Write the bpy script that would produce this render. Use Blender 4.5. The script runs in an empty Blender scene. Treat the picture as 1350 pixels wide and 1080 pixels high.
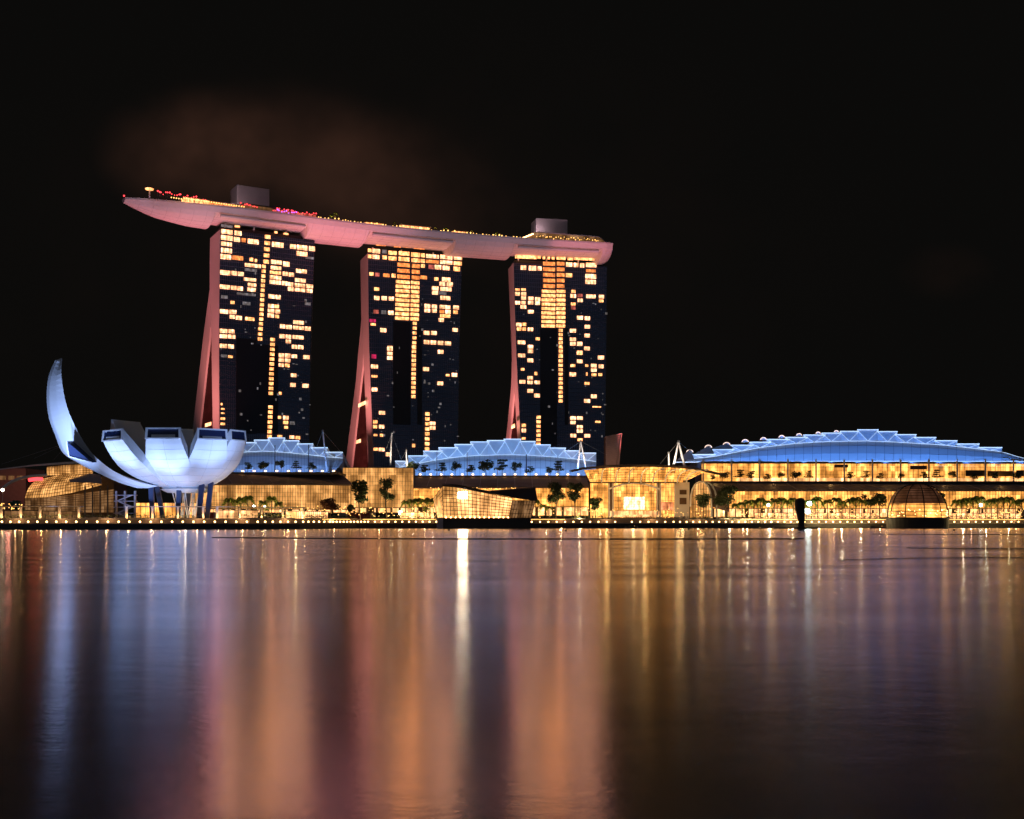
import bpy, math, random
from mathutils import Vector
random.seed(7)
R = math.radians
sc = bpy.context.scene
COL = sc.collection

# ------------------------------------------------------------------ camera
F, HZ, CZ = 1500.0, 688.0, 3.3          # focal length in photo pixels, horizon row, eye height
cam_d = bpy.data.cameras.new('camera')
cam_d.lens = 40.0; cam_d.sensor_width = 36.0
cam_d.shift_y = (HZ - 540.0) / 1350.0
cam_d.clip_start = 0.1; cam_d.clip_end = 20000
cam = bpy.data.objects.new('camera', cam_d); COL.objects.link(cam)
cam.location = (0, 0, CZ); cam.rotation_euler = (R(90), 0, 0)
sc.camera = cam

# ------------------------------------------------------------------ exposure
sc.view_settings.view_transform = 'Standard'
sc.view_settings.look = 'None'
sc.view_settings.exposure = 0.0
sc.view_settings.gamma = 1.0
sc.render.engine = 'CYCLES'
sc.cycles.use_denoising = True
sc.cycles.max_bounces = 6
sc.cycles.glossy_bounces = 3
sc.cycles.diffuse_bounces = 2
sc.cycles.sample_clamp_indirect = 6.0
sc.cycles.caustics_reflective = False
sc.cycles.caustics_refractive = False

# ------------------------------------------------------------------ night sky
w = bpy.data.worlds.new('World'); sc.world = w; w.use_nodes = True
nt = w.node_tree; nt.nodes.clear()
def N(t, **kw):
    n = nt.nodes.new(t)
    for k, v in kw.items(): setattr(n, k, v)
    return n
def M_(op, a, b=None, clamp=False):
    n = nt.nodes.new('ShaderNodeMath'); n.operation = op; n.use_clamp = clamp
    for i, v in enumerate((a, b)):
        if v is None: continue
        if isinstance(v, (int, float)): n.inputs[i].default_value = v
        else: nt.links.new(v, n.inputs[i])
    return n.outputs[0]
tc = N('ShaderNodeTexCoord'); sp = N('ShaderNodeSeparateXYZ')
nt.links.new(tc.outputs['Generated'], sp.inputs[0])
X_, Y_, Z_ = sp.outputs
ysafe = M_('MAXIMUM', Y_, 0.05)
u_ = M_('DIVIDE', X_, ysafe); v_ = M_('DIVIDE', Z_, ysafe)
front = M_('MULTIPLY', M_('MAXIMUM', Y_, 0.0), 1.6, True)
def blob(cu, cv, ru, rv, tilt=0.0):
    du = M_('SUBTRACT', u_, cu); dv = M_('ADD', M_('SUBTRACT', v_, cv), M_('MULTIPLY', du, tilt))
    a = M_('DIVIDE', du, ru); b = M_('DIVIDE', dv, rv)
    d = M_('ADD', M_('MULTIPLY', a, a), M_('MULTIPLY', b, b))
    return M_('POWER', M_('SUBTRACT', 1.0, d, True), 1.9)
cb = N('ShaderNodeCombineXYZ'); nt.links.new(u_, cb.inputs[0]); nt.links.new(v_, cb.inputs[1])
nz = N('ShaderNodeTexNoise'); nz.inputs['Scale'].default_value = 11.0; nz.inputs['Detail'].default_value = 3.0
nt.links.new(cb.outputs[0], nz.inputs['Vector'])
nn = M_('MAXIMUM', M_('SUBTRACT', M_('MULTIPLY', nz.outputs['Fac'], 2.6), 0.55), 0.05)
c1 = M_('ADD', blob(-0.275, 0.325, 0.10, 0.065), M_('MULTIPLY', blob(-0.15, 0.305, 0.17, 0.08, 0.25), 0.65))
c1 = M_('ADD', c1, M_('MULTIPLY', blob(-0.16, 0.30, 0.22, 0.10, 0.2), 0.2))
c1 = M_('ADD', c1, M_('MULTIPLY', blob(0.38, 0.22, 0.05, 0.03), 0.16))
c1 = M_('ADD', c1, M_('MULTIPLY', blob(-0.1, 0.24, 0.5, 0.25), 0.05))
cm = M_('MULTIPLY', M_('MULTIPLY', c1, nn), front)
mix = N('ShaderNodeMix', data_type='RGBA'); nt.links.new(M_('MULTIPLY', cm, 1.0, True), mix.inputs[0])
mix.inputs[6].default_value = (0.0033, 0.0031, 0.0028, 1); mix.inputs[7].default_value = (0.032, 0.0145, 0.0095, 1)
back = M_('MULTIPLY', M_('MULTIPLY', Y_, -1.0), 2.0, True)      # glow added behind the camera, for the city there, to lift facades
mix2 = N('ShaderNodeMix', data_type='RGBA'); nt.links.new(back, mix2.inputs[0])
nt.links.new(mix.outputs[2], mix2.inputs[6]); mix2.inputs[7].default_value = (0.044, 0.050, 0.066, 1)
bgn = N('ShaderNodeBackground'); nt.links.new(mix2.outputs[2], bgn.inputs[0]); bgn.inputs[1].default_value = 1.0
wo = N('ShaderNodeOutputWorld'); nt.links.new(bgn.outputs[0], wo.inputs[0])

# ------------------------------------------------------------------ floodlights of the place, and added fill spots
def P(px, py, Y):
    return Vector(((px - 675.0) / F * Y, Y, CZ + (HZ - py) / F * Y))
def spot(name, loc, target, power, color, angle, blend=0.6, size=0.6):
    d = bpy.data.lights.new(name, 'SPOT'); d.energy = power; d.color = color
    d.spot_size = R(angle); d.spot_blend = blend; d.shadow_soft_size = size
    o = bpy.data.objects.new(name, d); COL.objects.link(o)
    o.location = loc; o.rotation_euler = (Vector(target) - Vector(loc)).to_track_quat('-Z', 'Y').to_euler()
    return o
def point(name, loc, power, color, size=0.4):
    d = bpy.data.lights.new(name, 'POINT'); d.energy = power; d.color = color; d.shadow_soft_size = size
    o = bpy.data.objects.new(name, d); COL.objects.link(o); o.location = loc
    return o
PINK = (1.0, 0.25, 0.29); SALM = (1.0, 0.27, 0.25); BLUE = (0.17, 0.42, 1.0); ICE = (0.35, 0.52, 1.0); AMB = (1.0, 0.55, 0.18)
# skypark belly, from the podium roof
for px, tx, pw in ((110, 172, 1.1), (150, 205, 0.9), (215, 262, 0.9), (345, 350, .12), (440, 425, 1.2), (455, 465, 1.2), (545, 545, .5), (625, 615, 2.2), (650, 660, 2.4), (738, 738, .8), (840, 803, 2.6)):
    a = P(px, 640, 690); b = P(tx, 285 + (tx - 200) * 0.06, 775)
    spot('skypark_floodlight', a, b, 5.9e5 * pw, PINK, 38 if px < 200 or px > 600 else 30, 0.9, 1.0)
for px, py, Y, tx, pw in ((306, 620, 580, 225, .4), (480, 613.5, 612, 330, .45), (610, 624, 634, 470, .5), (670, 624, 634, 590, .45), (800, 611, 604, 740, .6)):  # frontal fill spots added to brighten the deck rim
    spot('deck_rim_fill', P(px, py, Y), P(tx, 262 + (tx-200)*.09, 730 + (tx-200)*.17), 1.5e6 * pw * (1 if px < 400 else .6), (1.0, 0.58, 0.70), 28, 1.0, 0.6)
# end walls
for (px, Y, tx, ty, tY, pw) in ((195, 725, 279, 380, 770, 0.95), (205, 715, 272, 520, 770, 0.6), (424, 800, 477, 400, 840, 1.5), (424, 800, 468, 560, 880, 0.8),
                                (620, 845, 674, 420, 870, 1.3), (620, 845, 670, 560, 900, 0.5)):
    spot('end_wall_floodlight', P(px, 650, Y), P(tx, ty, tY), 5.2e5 * pw, SALM, 56, 1.0, 1.0)
# museum shell, low fill for the underside
for px, tx, pw in ((120, 170, .8), (215, 215, .8), (310, 275, .8)):
    spot('museum_floodlight', P(px, 686, 459), P(tx, 622, 487), 6.0e4 * pw, ICE, 62, 1.0, 0.5)
# museum shell
for px, tx, ty, pw in ((30, 72, 505, 2.3), (60, 80, 560, 1.3), (95, 118, 600, 0.55), (140, 150, 575, 0.62), (185, 182, 575, .35), (222, 222, 572, 0.55), (285, 284, 574, 0.55), (345, 322, 585, 0.45)):
    spot('museum_floodlight', P(px, 686, 459), P(tx, ty, 472 if tx > 90 else 495), 1.45e5 * pw, ICE, 52 if tx > 90 else 60, 1.0, 0.5)
for px, tx in ((300, 330), (705, 727)):  # spots added to brighten the lift blocks, for the deck lights there
    spot('lift_block_light', P(px, 262 if px < 400 else 302, 740 if px < 400 else 835), P(tx, 252 if px < 400 else 294, 775 if px < 400 else 870), 0.6e4, (1.0, 0.7, 0.75), 100, 1.0, 0.5)
# ------------------------------------------------------------------ materials
MATS = {}
def mat(name, base=(0.5, 0.5, 0.5), rough=0.6, metal=0.0, em=None, es=0.0, var=0.25, scale=0.5, spec=0.5, kind=None, cell=(3.0, 3.0)):
    if name in MATS: return MATS[name]
    m = bpy.data.materials.new(name); m.use_nodes = True
    t = m.node_tree; b = t.nodes['Principled BSDF']; L = t.links.new
    b.inputs['Roughness'].default_value = rough; b.inputs['Metallic'].default_value = metal
    b.inputs['Specular IOR Level'].default_value = spec
    tex = t.nodes.new('ShaderNodeTexCoord')
    nz = t.nodes.new('ShaderNodeTexNoise'); nz.inputs['Scale'].default_value = scale; nz.inputs['Detail'].default_value = 5
    L(tex.outputs['Object'], nz.inputs['Vector'])
    def ramp(a, c):
        mx = t.nodes.new('ShaderNodeMix'); mx.data_type = 'RGBA'
        mx.inputs[6].default_value = (*a, 1); mx.inputs[7].default_value = (*c, 1); return mx
    lo = tuple(v * (1 - var) for v in base); hi = tuple(min(1, v * (1 + var)) for v in base)
    mx = ramp(lo, hi); L(nz.outputs['Fac'], mx.inputs[0]); L(mx.outputs[2], b.inputs['Base Color'])
    if em:
        b.inputs['Emission Color'].default_value = (*em, 1)
        b.inputs['Emission Strength'].default_value = es
    if kind in ('glass', 'room'):                              # lit glazing: what is behind the panes differs from bay to bay
        sx = t.nodes.new('ShaderNodeSeparateXYZ'); L(tex.outputs['Object'], sx.inputs[0])
        def mm(op, a, c=None, cl=False):
            n = t.nodes.new('ShaderNodeMath'); n.operation = op; n.use_clamp = cl
            for i, v in enumerate((a, c)):
                if v is None: continue
                if isinstance(v, (int, float)): n.inputs[i].default_value = v
                else: L(v, n.inputs[i])
            return n.outputs[0]
        cx = mm('FLOOR', mm('DIVIDE', sx.outputs[0], cell[0])); cz = mm('FLOOR', mm('DIVIDE', sx.outputs[2], cell[1]))
        cc = t.nodes.new('ShaderNodeCombineXYZ'); L(cx, cc.inputs[0]); L(cz, cc.inputs[2])
        wn = t.nodes.new('ShaderNodeTexWhiteNoise'); L(cc.outputs[0], wn.inputs['Vector'])
        mp = t.nodes.new('ShaderNodeMapping'); mp.inputs['Scale'].default_value = (1.3, 1, 0.45) if kind == 'glass' else (1, 1, .6)
        L(tex.outputs['Object'], mp.inputs[0])
        n2 = t.nodes.new('ShaderNodeTexNoise'); n2.inputs['Scale'].default_value = 0.22 if kind == 'glass' else 0.55
        n2.inputs['Detail'].default_value = 3 if kind == 'glass' else 6; n2.inputs['Roughness'].default_value = 0.55 if kind == 'glass' else 0.7; L(mp.outputs[0], n2.inputs['Vector'])
        base_f = mm('POWER', mm('MULTIPLY', n2.outputs['Fac'], 1.85), 1.9 if kind == 'glass' else 2.0)
        fac = mm('MULTIPLY', base_f, mm('ADD', mm('MULTIPLY', wn.outputs['Value'], 0.9 if kind == 'glass' else 0.7), 0.45 if kind == 'glass' else 0.6))
        L(mm('MULTIPLY', fac, es), b.inputs['Emission Strength'])
        hot = ramp(em, (min(1, em[0] * 1.05), min(1, em[1] * 1.28), min(1, em[2] * 2.0)))
        L(mm('MULTIPLY', fac, 0.55, True), hot.inputs[0]); L(hot.outputs[2], b.inputs['Emission Color'])
    MATS[name] = m
    return m
K = dict(
    concrete=mat('concrete', (0.22, 0.20, 0.18), 0.85, scale=0.3),
    darkstone=mat('dark_stone', (0.05, 0.045, 0.04), 0.8, scale=0.4),
    paving=mat('paving', (0.16, 0.13, 0.11), 0.7, scale=1.5),
    white=mat('white_paint', (0.72, 0.72, 0.74), 0.45, var=0.06, scale=0.2),
    shell=mat('white_shell_panels', (0.74, 0.75, 0.77), 0.5, var=0.05, scale=0.15),
    pinkwall=mat('pale_end_wall', (0.62, 0.58, 0.56), 0.7, var=0.08, scale=0.06),
    hull=mat('pale_hull_panels', (0.62, 0.58, 0.58), 0.5, var=0.10, scale=0.5),
    tower=mat('dark_curtain_glass', (0.10, 0.12, 0.17), 0.18, 0.85, var=0.35, scale=0.05, spec=0.4),
    core=mat('dark_core_panel', (0.008, 0.009, 0.011), 0.5, scale=0.1),
    mull=mat('grey_mullion', (0.10, 0.11, 0.14), 0.6, 0.0),
    bmull=mat('bronze_mullion', (0.10, 0.055, 0.025), 0.5, 0.3),
    steel=mat('brushed_steel', (0.45, 0.45, 0.45), 0.35, 0.8),
    roofbrown=mat('brown_louvre_roof', (0.20, 0.13, 0.10), 0.6, scale=0.15),
    darkroof=mat('dark_roof', (0.06, 0.045, 0.04), 0.7),
    terracotta=mat('terracotta_cladding', (0.27, 0.16, 0.12), 0.75, scale=0.5),
    fabric=mat('roof_fabric', (0.66, 0.68, 0.72), 0.55, var=0.12, scale=0.05),
    fabric2=mat('folded_roof_panel', (0.74, 0.76, 0.80), 0.5, var=0.06, scale=0.1),
    led=mat('white_led_strip', (0.8, 0.8, 0.8), em=(0.58, 0.76, 1.0), es=1.15),
    bulb=mat('warm_bulb', (0.8, 0.7, 0.5), em=(1.0, 0.52, 0.18), es=11.0),
    bulbs=mat('warm_small_bulb', (0.8, 0.7, 0.5), em=(1.0, 0.50, 0.12), es=3.0),
    red=mat('red_lamp', (0.8, 0.1, 0.1), em=(1.0, 0.05, 0.06), es=3.0),
    violet=mat('violet_lamp', (0.4, 0.1, 0.8), em=(0.45, 0.12, 1.0), es=3.0),
    whitelamp=mat('white_floodlamp', (0.9, 0.9, 0.85), em=(1.0, 0.86, 0.62), es=16.0),
    coollamp=mat('cool_floodlamp', (0.9, 0.9, 0.9), em=(0.80, 0.98, 0.90), es=22.0),
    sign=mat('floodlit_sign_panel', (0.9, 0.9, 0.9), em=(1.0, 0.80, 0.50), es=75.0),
    win=mat('lit_room', (0.3, 0.2, 0.1), 0.4, em=(1.0, 0.38, 0.145), es=3.3, kind='room', cell=(1.7, 3.2)),
    wino=mat('lit_amber_room', (0.3, 0.2, 0.1), 0.4, em=(1.0, 0.24, 0.04), es=1.5, kind='room', cell=(1.1, 1.5)),
    winy=mat('lit_landing', (0.3, 0.2, 0.1), 0.4, em=(1.0, 0.33, 0.085), es=2.9, kind='room', cell=(1.1, 1.2)),
    winr=mat('lit_red_room', (0.3, 0.1, 0.1), 0.4, em=(0.85, 0.16, 0.08), es=0.6, kind='room', cell=(1.5, 2)),
    winm=mat('lit_magenta_room', (0.3, 0.1, 0.1), 0.4, em=(0.9, 0.02, 0.10), es=0.7, kind='room', cell=(1.5, 2)),
    wind=mat('dim_room', (0.1, 0.1, 0.1), 0.4, em=(0.75, 0.60, 0.45), es=0.20, kind='room', cell=(1.2, 2)),
    atrium=mat('red_lit_atrium_glass', (0.02, 0.009, 0.008), 0.7, spec=0.05, em=(0.5, 0.06, 0.04), es=0.05, kind='room', cell=(4, 3.2)),
    glow=mat('amber_glazing', (0.2, 0.12, 0.05), 0.3, em=(1.0, 0.40, 0.085), es=0.95, kind='glass', cell=(4.0, 5.0)),
    glow2=mat('bright_amber_glazing', (0.2, 0.12, 0.05), 0.3, em=(1.0, 0.36, 0.055), es=1.75, kind='glass', cell=(2.5, 3.0)),
    glow3=mat('shopfront_glazing', (0.3, 0.2, 0.1), 0.3, em=(1.0, 0.43, 0.13), es=2.0, kind='glass', cell=(1.8, 2.5)),
    dimglow=mat('dim_amber_glazing', (0.1, 0.06, 0.03), 0.3, em=(1.0, 0.42, 0.12), es=0.22, kind='glass', cell=(3.0, 3.0)),
    screen=mat('orange_display', (0.3, 0.1, 0.05), 0.3, em=(1.0, 0.30, 0.09), es=1.0, kind='room', cell=(2, 2)),
    shine=mat('bright_shop_interior', (0.6, 0.5, 0.3), 0.3, em=(1.0, 0.55, 0.22), es=4.0, kind='room', cell=(2, 2)),
    navy=mat('navy_glass', (0.015, 0.025, 0.07), 0.2),
    column=mat('blue_grey_column', (0.03, 0.045, 0.11), 0.5),
    bark=mat('bark', (0.10, 0.07, 0.045), 0.9, scale=3),
    leaf=mat('leaf', (0.055, 0.085, 0.03), 0.7, var=0.5, scale=0.8),
    leafd=mat('dark_leaf', (0.045, 0.070, 0.024), 0.7, var=0.5, scale=0.8),
    leafr=mat('russet_leaf', (0.16, 0.06, 0.03), 0.7, var=0.5, scale=0.8),
    palm=mat('palm_leaf', (0.26, 0.33, 0.06), 0.6, var=0.4, scale=0.8),
    boat=mat('dark_boat_paint', (0.02, 0.018, 0.018), 0.6),
    person=mat('dark_clothing', (0.05, 0.04, 0.04), 0.8),
    mauve=mat('mauve_roof_block', (0.42, 0.36, 0.38), 0.7, scale=0.1),
    greyroof=mat('mauve_grey_roof', (0.36, 0.33, 0.38), 0.5, scale=0.2),
)

# ------------------------------------------------------------------ mesh helpers
def V(*a): return Vector(a)
class MB:
    def __init__(s): s.v = []; s.f = []
    def quad(s, a, b, c, d):
        n = len(s.v); s.v += [Vector(a), Vector(b), Vector(c), Vector(d)]; s.f.append((n, n+1, n+2, n+3)); return s
    def tri(s, a, b, c):
        n = len(s.v); s.v += [Vector(a), Vector(b), Vector(c)]; s.f.append((n, n+1, n+2)); return s
    def hexa(s, p):                                          # 8 points: bottom ring of 4, top ring of 4
        n = len(s.v); s.v += [Vector(q) for q in p]
        for f in ((3,2,1,0), (4,5,6,7), (0,1,5,4), (1,2,6,5), (2,3,7,6), (3,0,4,7)): s.f.append(tuple(n+i for i in f))
        return s
    def box(s, c, size, ax=None):
        ux, uy = (V(1,0,0), V(0,1,0)) if ax is None else ax
        hx, hy, hz = size[0]/2, size[1]/2, size[2]/2; c = Vector(c)
        p = [c + ux*(hx*a) + uy*(hy*b) + V(0,0,hz*g) for g in (-1,1) for a, b in ((-1,-1),(1,-1),(1,1),(-1,1))]
        return s.hexa(p)
    def slab(s, a, b, thick, z0, z1):                        # vertical wall from a to b (xy), given thickness backwards
        a = V(a[0], a[1], 0); b = V(b[0], b[1], 0); d = (b - a).normalized(); n = V(-d.y, d.x, 0) * thick
        z0 = V(0,0,z0); z1 = V(0,0,z1)
        return s.hexa([a+z0, b+z0, b+n+z0, a+n+z0, a+z1, b+z1, b+n+z1, a+n+z1])
    def loft(s, rings, cap=True, closed=True):
        n = len(rings[0]); base = len(s.v)
        for r in rings: s.v += [Vector(q) for q in r]
        for i in range(len(rings) - 1):
            for j in range(n if closed else n - 1):
                a = base + i*n + j; b = base + i*n + (j+1) % n
                s.f.append((a, b, b + n, a + n))
        if cap:
            s.f.append(tuple(base + j for j in reversed(range(n))))
            s.f.append(tuple(base + (len(rings)-1)*n + j for j in range(n)))
        return s
    def bar(s, a, b, r, r2=None, n=5):
        a, b = Vector(a), Vector(b); r2 = r if r2 is None else r2
        d = (b - a)
        if d.length < 1e-6: return s
        q = d.to_track_quat('Z', 'Y'); u = q @ V(1,0,0); w_ = q @ V(0,1,0)
        ring = lambda c, rr: [c + (u*math.cos(t) + w_*math.sin(t))*rr for t in (2*math.pi*k/n for k in range(n))]
        return s.loft([ring(a, r), ring(b, r2)])
    def line(s, pts, r, n=5):
        for a, b in zip(pts[:-1], pts[1:]): s.bar(a, b, r, n=n)
        return s
    def ball(s, c, r, n=6, sz=1.0):
        c = Vector(c); rings = []
        for i in range(1, n):
            t = math.pi*i/n
            rings.append([c + V(math.sin(t)*math.cos(p)*r, math.sin(t)*math.sin(p)*r, -math.cos(t)*r*sz) for p in (2*math.pi*k/(n+2) for k in range(n+2))])
        return s.loft(rings)
    def lathe(s, c, prof, n=24):
        c = Vector(c)
        return s.loft([[c + V(math.cos(p)*r, math.sin(p)*r, z) for p in (2*math.pi*k/n for k in range(n))] for r, z in prof])
    def build(s, name, m, parent=None, smooth=False, label=None):
        me = bpy.data.meshes.new(name)
        off = ROOT.get(parent.name, V(0,0,0)) if parent else V(0,0,0)
        own = V(0,0,0)
        me.from_pydata([q - off - own for q in s.v], [], s.f); me.validate(); me.update()
        if smooth:
            for p in me.polygons: p.use_smooth = True
        me.materials.append(K[m])
        o = bpy.data.objects.new(name, me); COL.objects.link(o)
        if parent: o.parent = parent; ROOT[o.name] = off
        if label: o['label'] = label
        return o
ROOT = {}
def thing(name, label, cat, loc, group=None, kind=None):
    o = bpy.data.objects.new(name, None); COL.objects.link(o); o.location = loc; o.empty_display_size = 1
    o['label'] = label; o['category'] = cat
    if group: o['group'] = group
    ROOT[o.name] = Vector(loc)
    return o
def tag(o, label, cat, group=None):
    o['label'] = label; o['category'] = cat
    if group: o['group'] = group
    return o
def struct(o, kind='structure'): o['kind'] = kind; return o
KIDS = {}
def copy_tree(o, loc, label=None, scale=1.0, rz=0.0, group=None, parent=None):
    c = o.copy(); COL.objects.link(c)
    if parent is None:
        c.location = loc; c.scale = (scale,)*3; c.rotation_euler = (0, 0, rz)
        if label: c['label'] = label
        if group: c['group'] = group
    else: c.parent = parent
    for ch in KIDS.get(o.name) or o.children: copy_tree(ch, None, parent=c)
    return c
ORD = ['first','second','third','fourth','fifth','sixth','seventh','eighth','ninth','tenth','eleventh','twelfth','thirteenth','fourteenth','fifteenth','sixteenth','seventeenth','eighteenth','nineteenth','twentieth']
def fasten(mesh_obj, base):
    """give a one-mesh thing its origin at its base"""
    base = Vector(base)
    for v in mesh_obj.data.vertices: v.co -= base
    mesh_obj.location = base; return mesh_obj
def plane_hit(px, py, a, n):
    """point of the vertical plane (through a, normal n) seen in direction px, py"""
    d = V((px-675)/F, 1, (HZ-py)/F); o = V(0,0,CZ)
    return o + d * ((a - o).dot(n) / d.dot(n))
def interp(tab, y):
    if y <= tab[0][0]: (a, b), (c, d) = tab[0], tab[1]
    else:
        for (a, b), (c, d) in zip(tab[:-1], tab[1:]):
            if y <= c: break
    return b + (d - b) * (y - a) / (c - a)
# ------------------------------------------------------------------ water, land
GZ1, GZ2 = 2.3, 4.6
def water():
    m = bpy.data.materials.new('bay_water'); m.use_nodes = True; t = m.node_tree; L = t.links.new
    b = t.nodes['Principled BSDF']
    b.inputs['Base Color'].default_value = (0.90, 0.88, 1.0, 1); b.inputs['Metallic'].default_value = 1.0
    b.inputs['Roughness'].default_value = WATER_ROUGH; b.inputs['IOR'].default_value = WATER_IOR
    b.inputs['Specular IOR Level'].default_value = WATER_SPEC
    tex = t.nodes.new('ShaderNodeTexCoord')
    def noise(sx, sy, scale, detail, rot=0):
        mp = t.nodes.new('ShaderNodeMapping'); mp.inputs['Scale'].default_value = (sx, sy, 1); mp.inputs['Rotation'].default_value = (0, 0, rot)
        L(tex.outputs['Object'], mp.inputs[0])
        n = t.nodes.new('ShaderNodeTexNoise'); n.inputs['Scale'].default_value = scale; n.inputs['Detail'].default_value = detail
        L(mp.outputs[0], n.inputs['Vector']); return n.outputs['Fac']
    a = noise(1, 1.3, 5.0, 4, 0.15); c = noise(1, 2.0, 0.6, 3, -0.1)
    b1 = t.nodes.new('ShaderNodeBump'); b1.inputs['Strength'].default_value = 1.0; b1.inputs['Distance'].default_value = 0.006*WB
    L(a, b1.inputs['Height'])
    b2 = t.nodes.new('ShaderNodeBump'); b2.inputs['Strength'].default_value = 1.0; b2.inputs['Distance'].default_value = 0.012*WB
    L(c, b2.inputs['Height']); L(b1.outputs[0], b2.inputs['Normal']); L(b2.outputs[0], b.inputs['Normal'])
    tg = t.nodes.new('ShaderNodeCombineXYZ'); tg.inputs[0].default_value = WATER_T[0]; tg.inputs[1].default_value = WATER_T[1]
    L(tg.outputs[0], b.inputs['Tangent']); b.inputs['Anisotropic'].default_value = WATER_ANI
    # long, weak patches of smoother and rougher water left by the breeze
    pr = noise(0.02, 0.12, 1.0, 4, 0.2)
    mr = t.nodes.new('ShaderNodeMapRange'); mr.inputs[1].default_value = 0.3; mr.inputs[2].default_value = 0.7
    mr.inputs[3].default_value = WATER_ROUGH - 0.02; mr.inputs[4].default_value = WATER_ROUGH + 0.025
    L(pr, mr.inputs[0]); L(mr.outputs[0], b.inputs['Roughness'])
    K['water'] = m
WATER_ROUGH, WATER_SPEC, WATER_IOR, WATER_T, WATER_ANI, WB = 0.18, 0.5, 1.8, (0, 1), 0.45, 0.4
water()
mb = MB(); mb.quad((-4000, -400, 0), (4000, -400, 0), (4000, 9000, 0), (-4000, 9000, 0))
struct(mb.build('water', 'water'))
EDGE = [(-900, 455), (-200, 458), (0, 464), (200, 470), (330, 480), (395, 498), (440, 535), (470, 556), (560, 562), (700, 566), (900, 572), (1100, 585), (1350, 600), (1700, 615), (3200, 640)]
def edge_pt(px, back=0.0):
    Y = interp([(a, b) for a, b in EDGE], px) + back
    return V((px-675)/F*Y, Y, 0)
def terrace(name, back, z0, z1, m, depth=None):
    mb = MB(); pts = [edge_pt(a, back) for a, b in EDGE]
    for p, q in zip(pts[:-1], pts[1:]):
        if depth is None: e, g = V(p.x*7, 5200, 0), V(q.x*7, 5200, 0)
        else: e, g = p + V(0, depth, 0), q + V(0, depth, 0)
        mb.quad(p+V(0,0,z1), q+V(0,0,z1), g+V(0,0,z1), e+V(0,0,z1))
        mb.quad(p+V(0,0,z0), q+V(0,0,z0), q+V(0,0,z1), p+V(0,0,z1))
    return struct(mb.build(name, m))
terrace('quay', 0, -2, GZ1, 'darkstone', 14.0)
terrace('promenade_terrace', 7, 1.0, GZ2, 'paving')
# coping stone along the quay edge and kerb on the upper level
def coping(name, back, z, h, wd, m):
    mb = MB(); pts = [edge_pt(px, back) for px in range(-300, 1660, 20)]
    for p, q in zip(pts[:-1], pts[1:]): mb.slab(p, q, wd, z, z+h)
    return struct(mb.build(name, m))
coping('quay_kerb', -0.3, GZ1+0.004, 0.35, 0.6, 'concrete')
coping('terrace_kerb', 6.7, GZ2-0.4, 0.55, 0.5, 'concrete')

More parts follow.
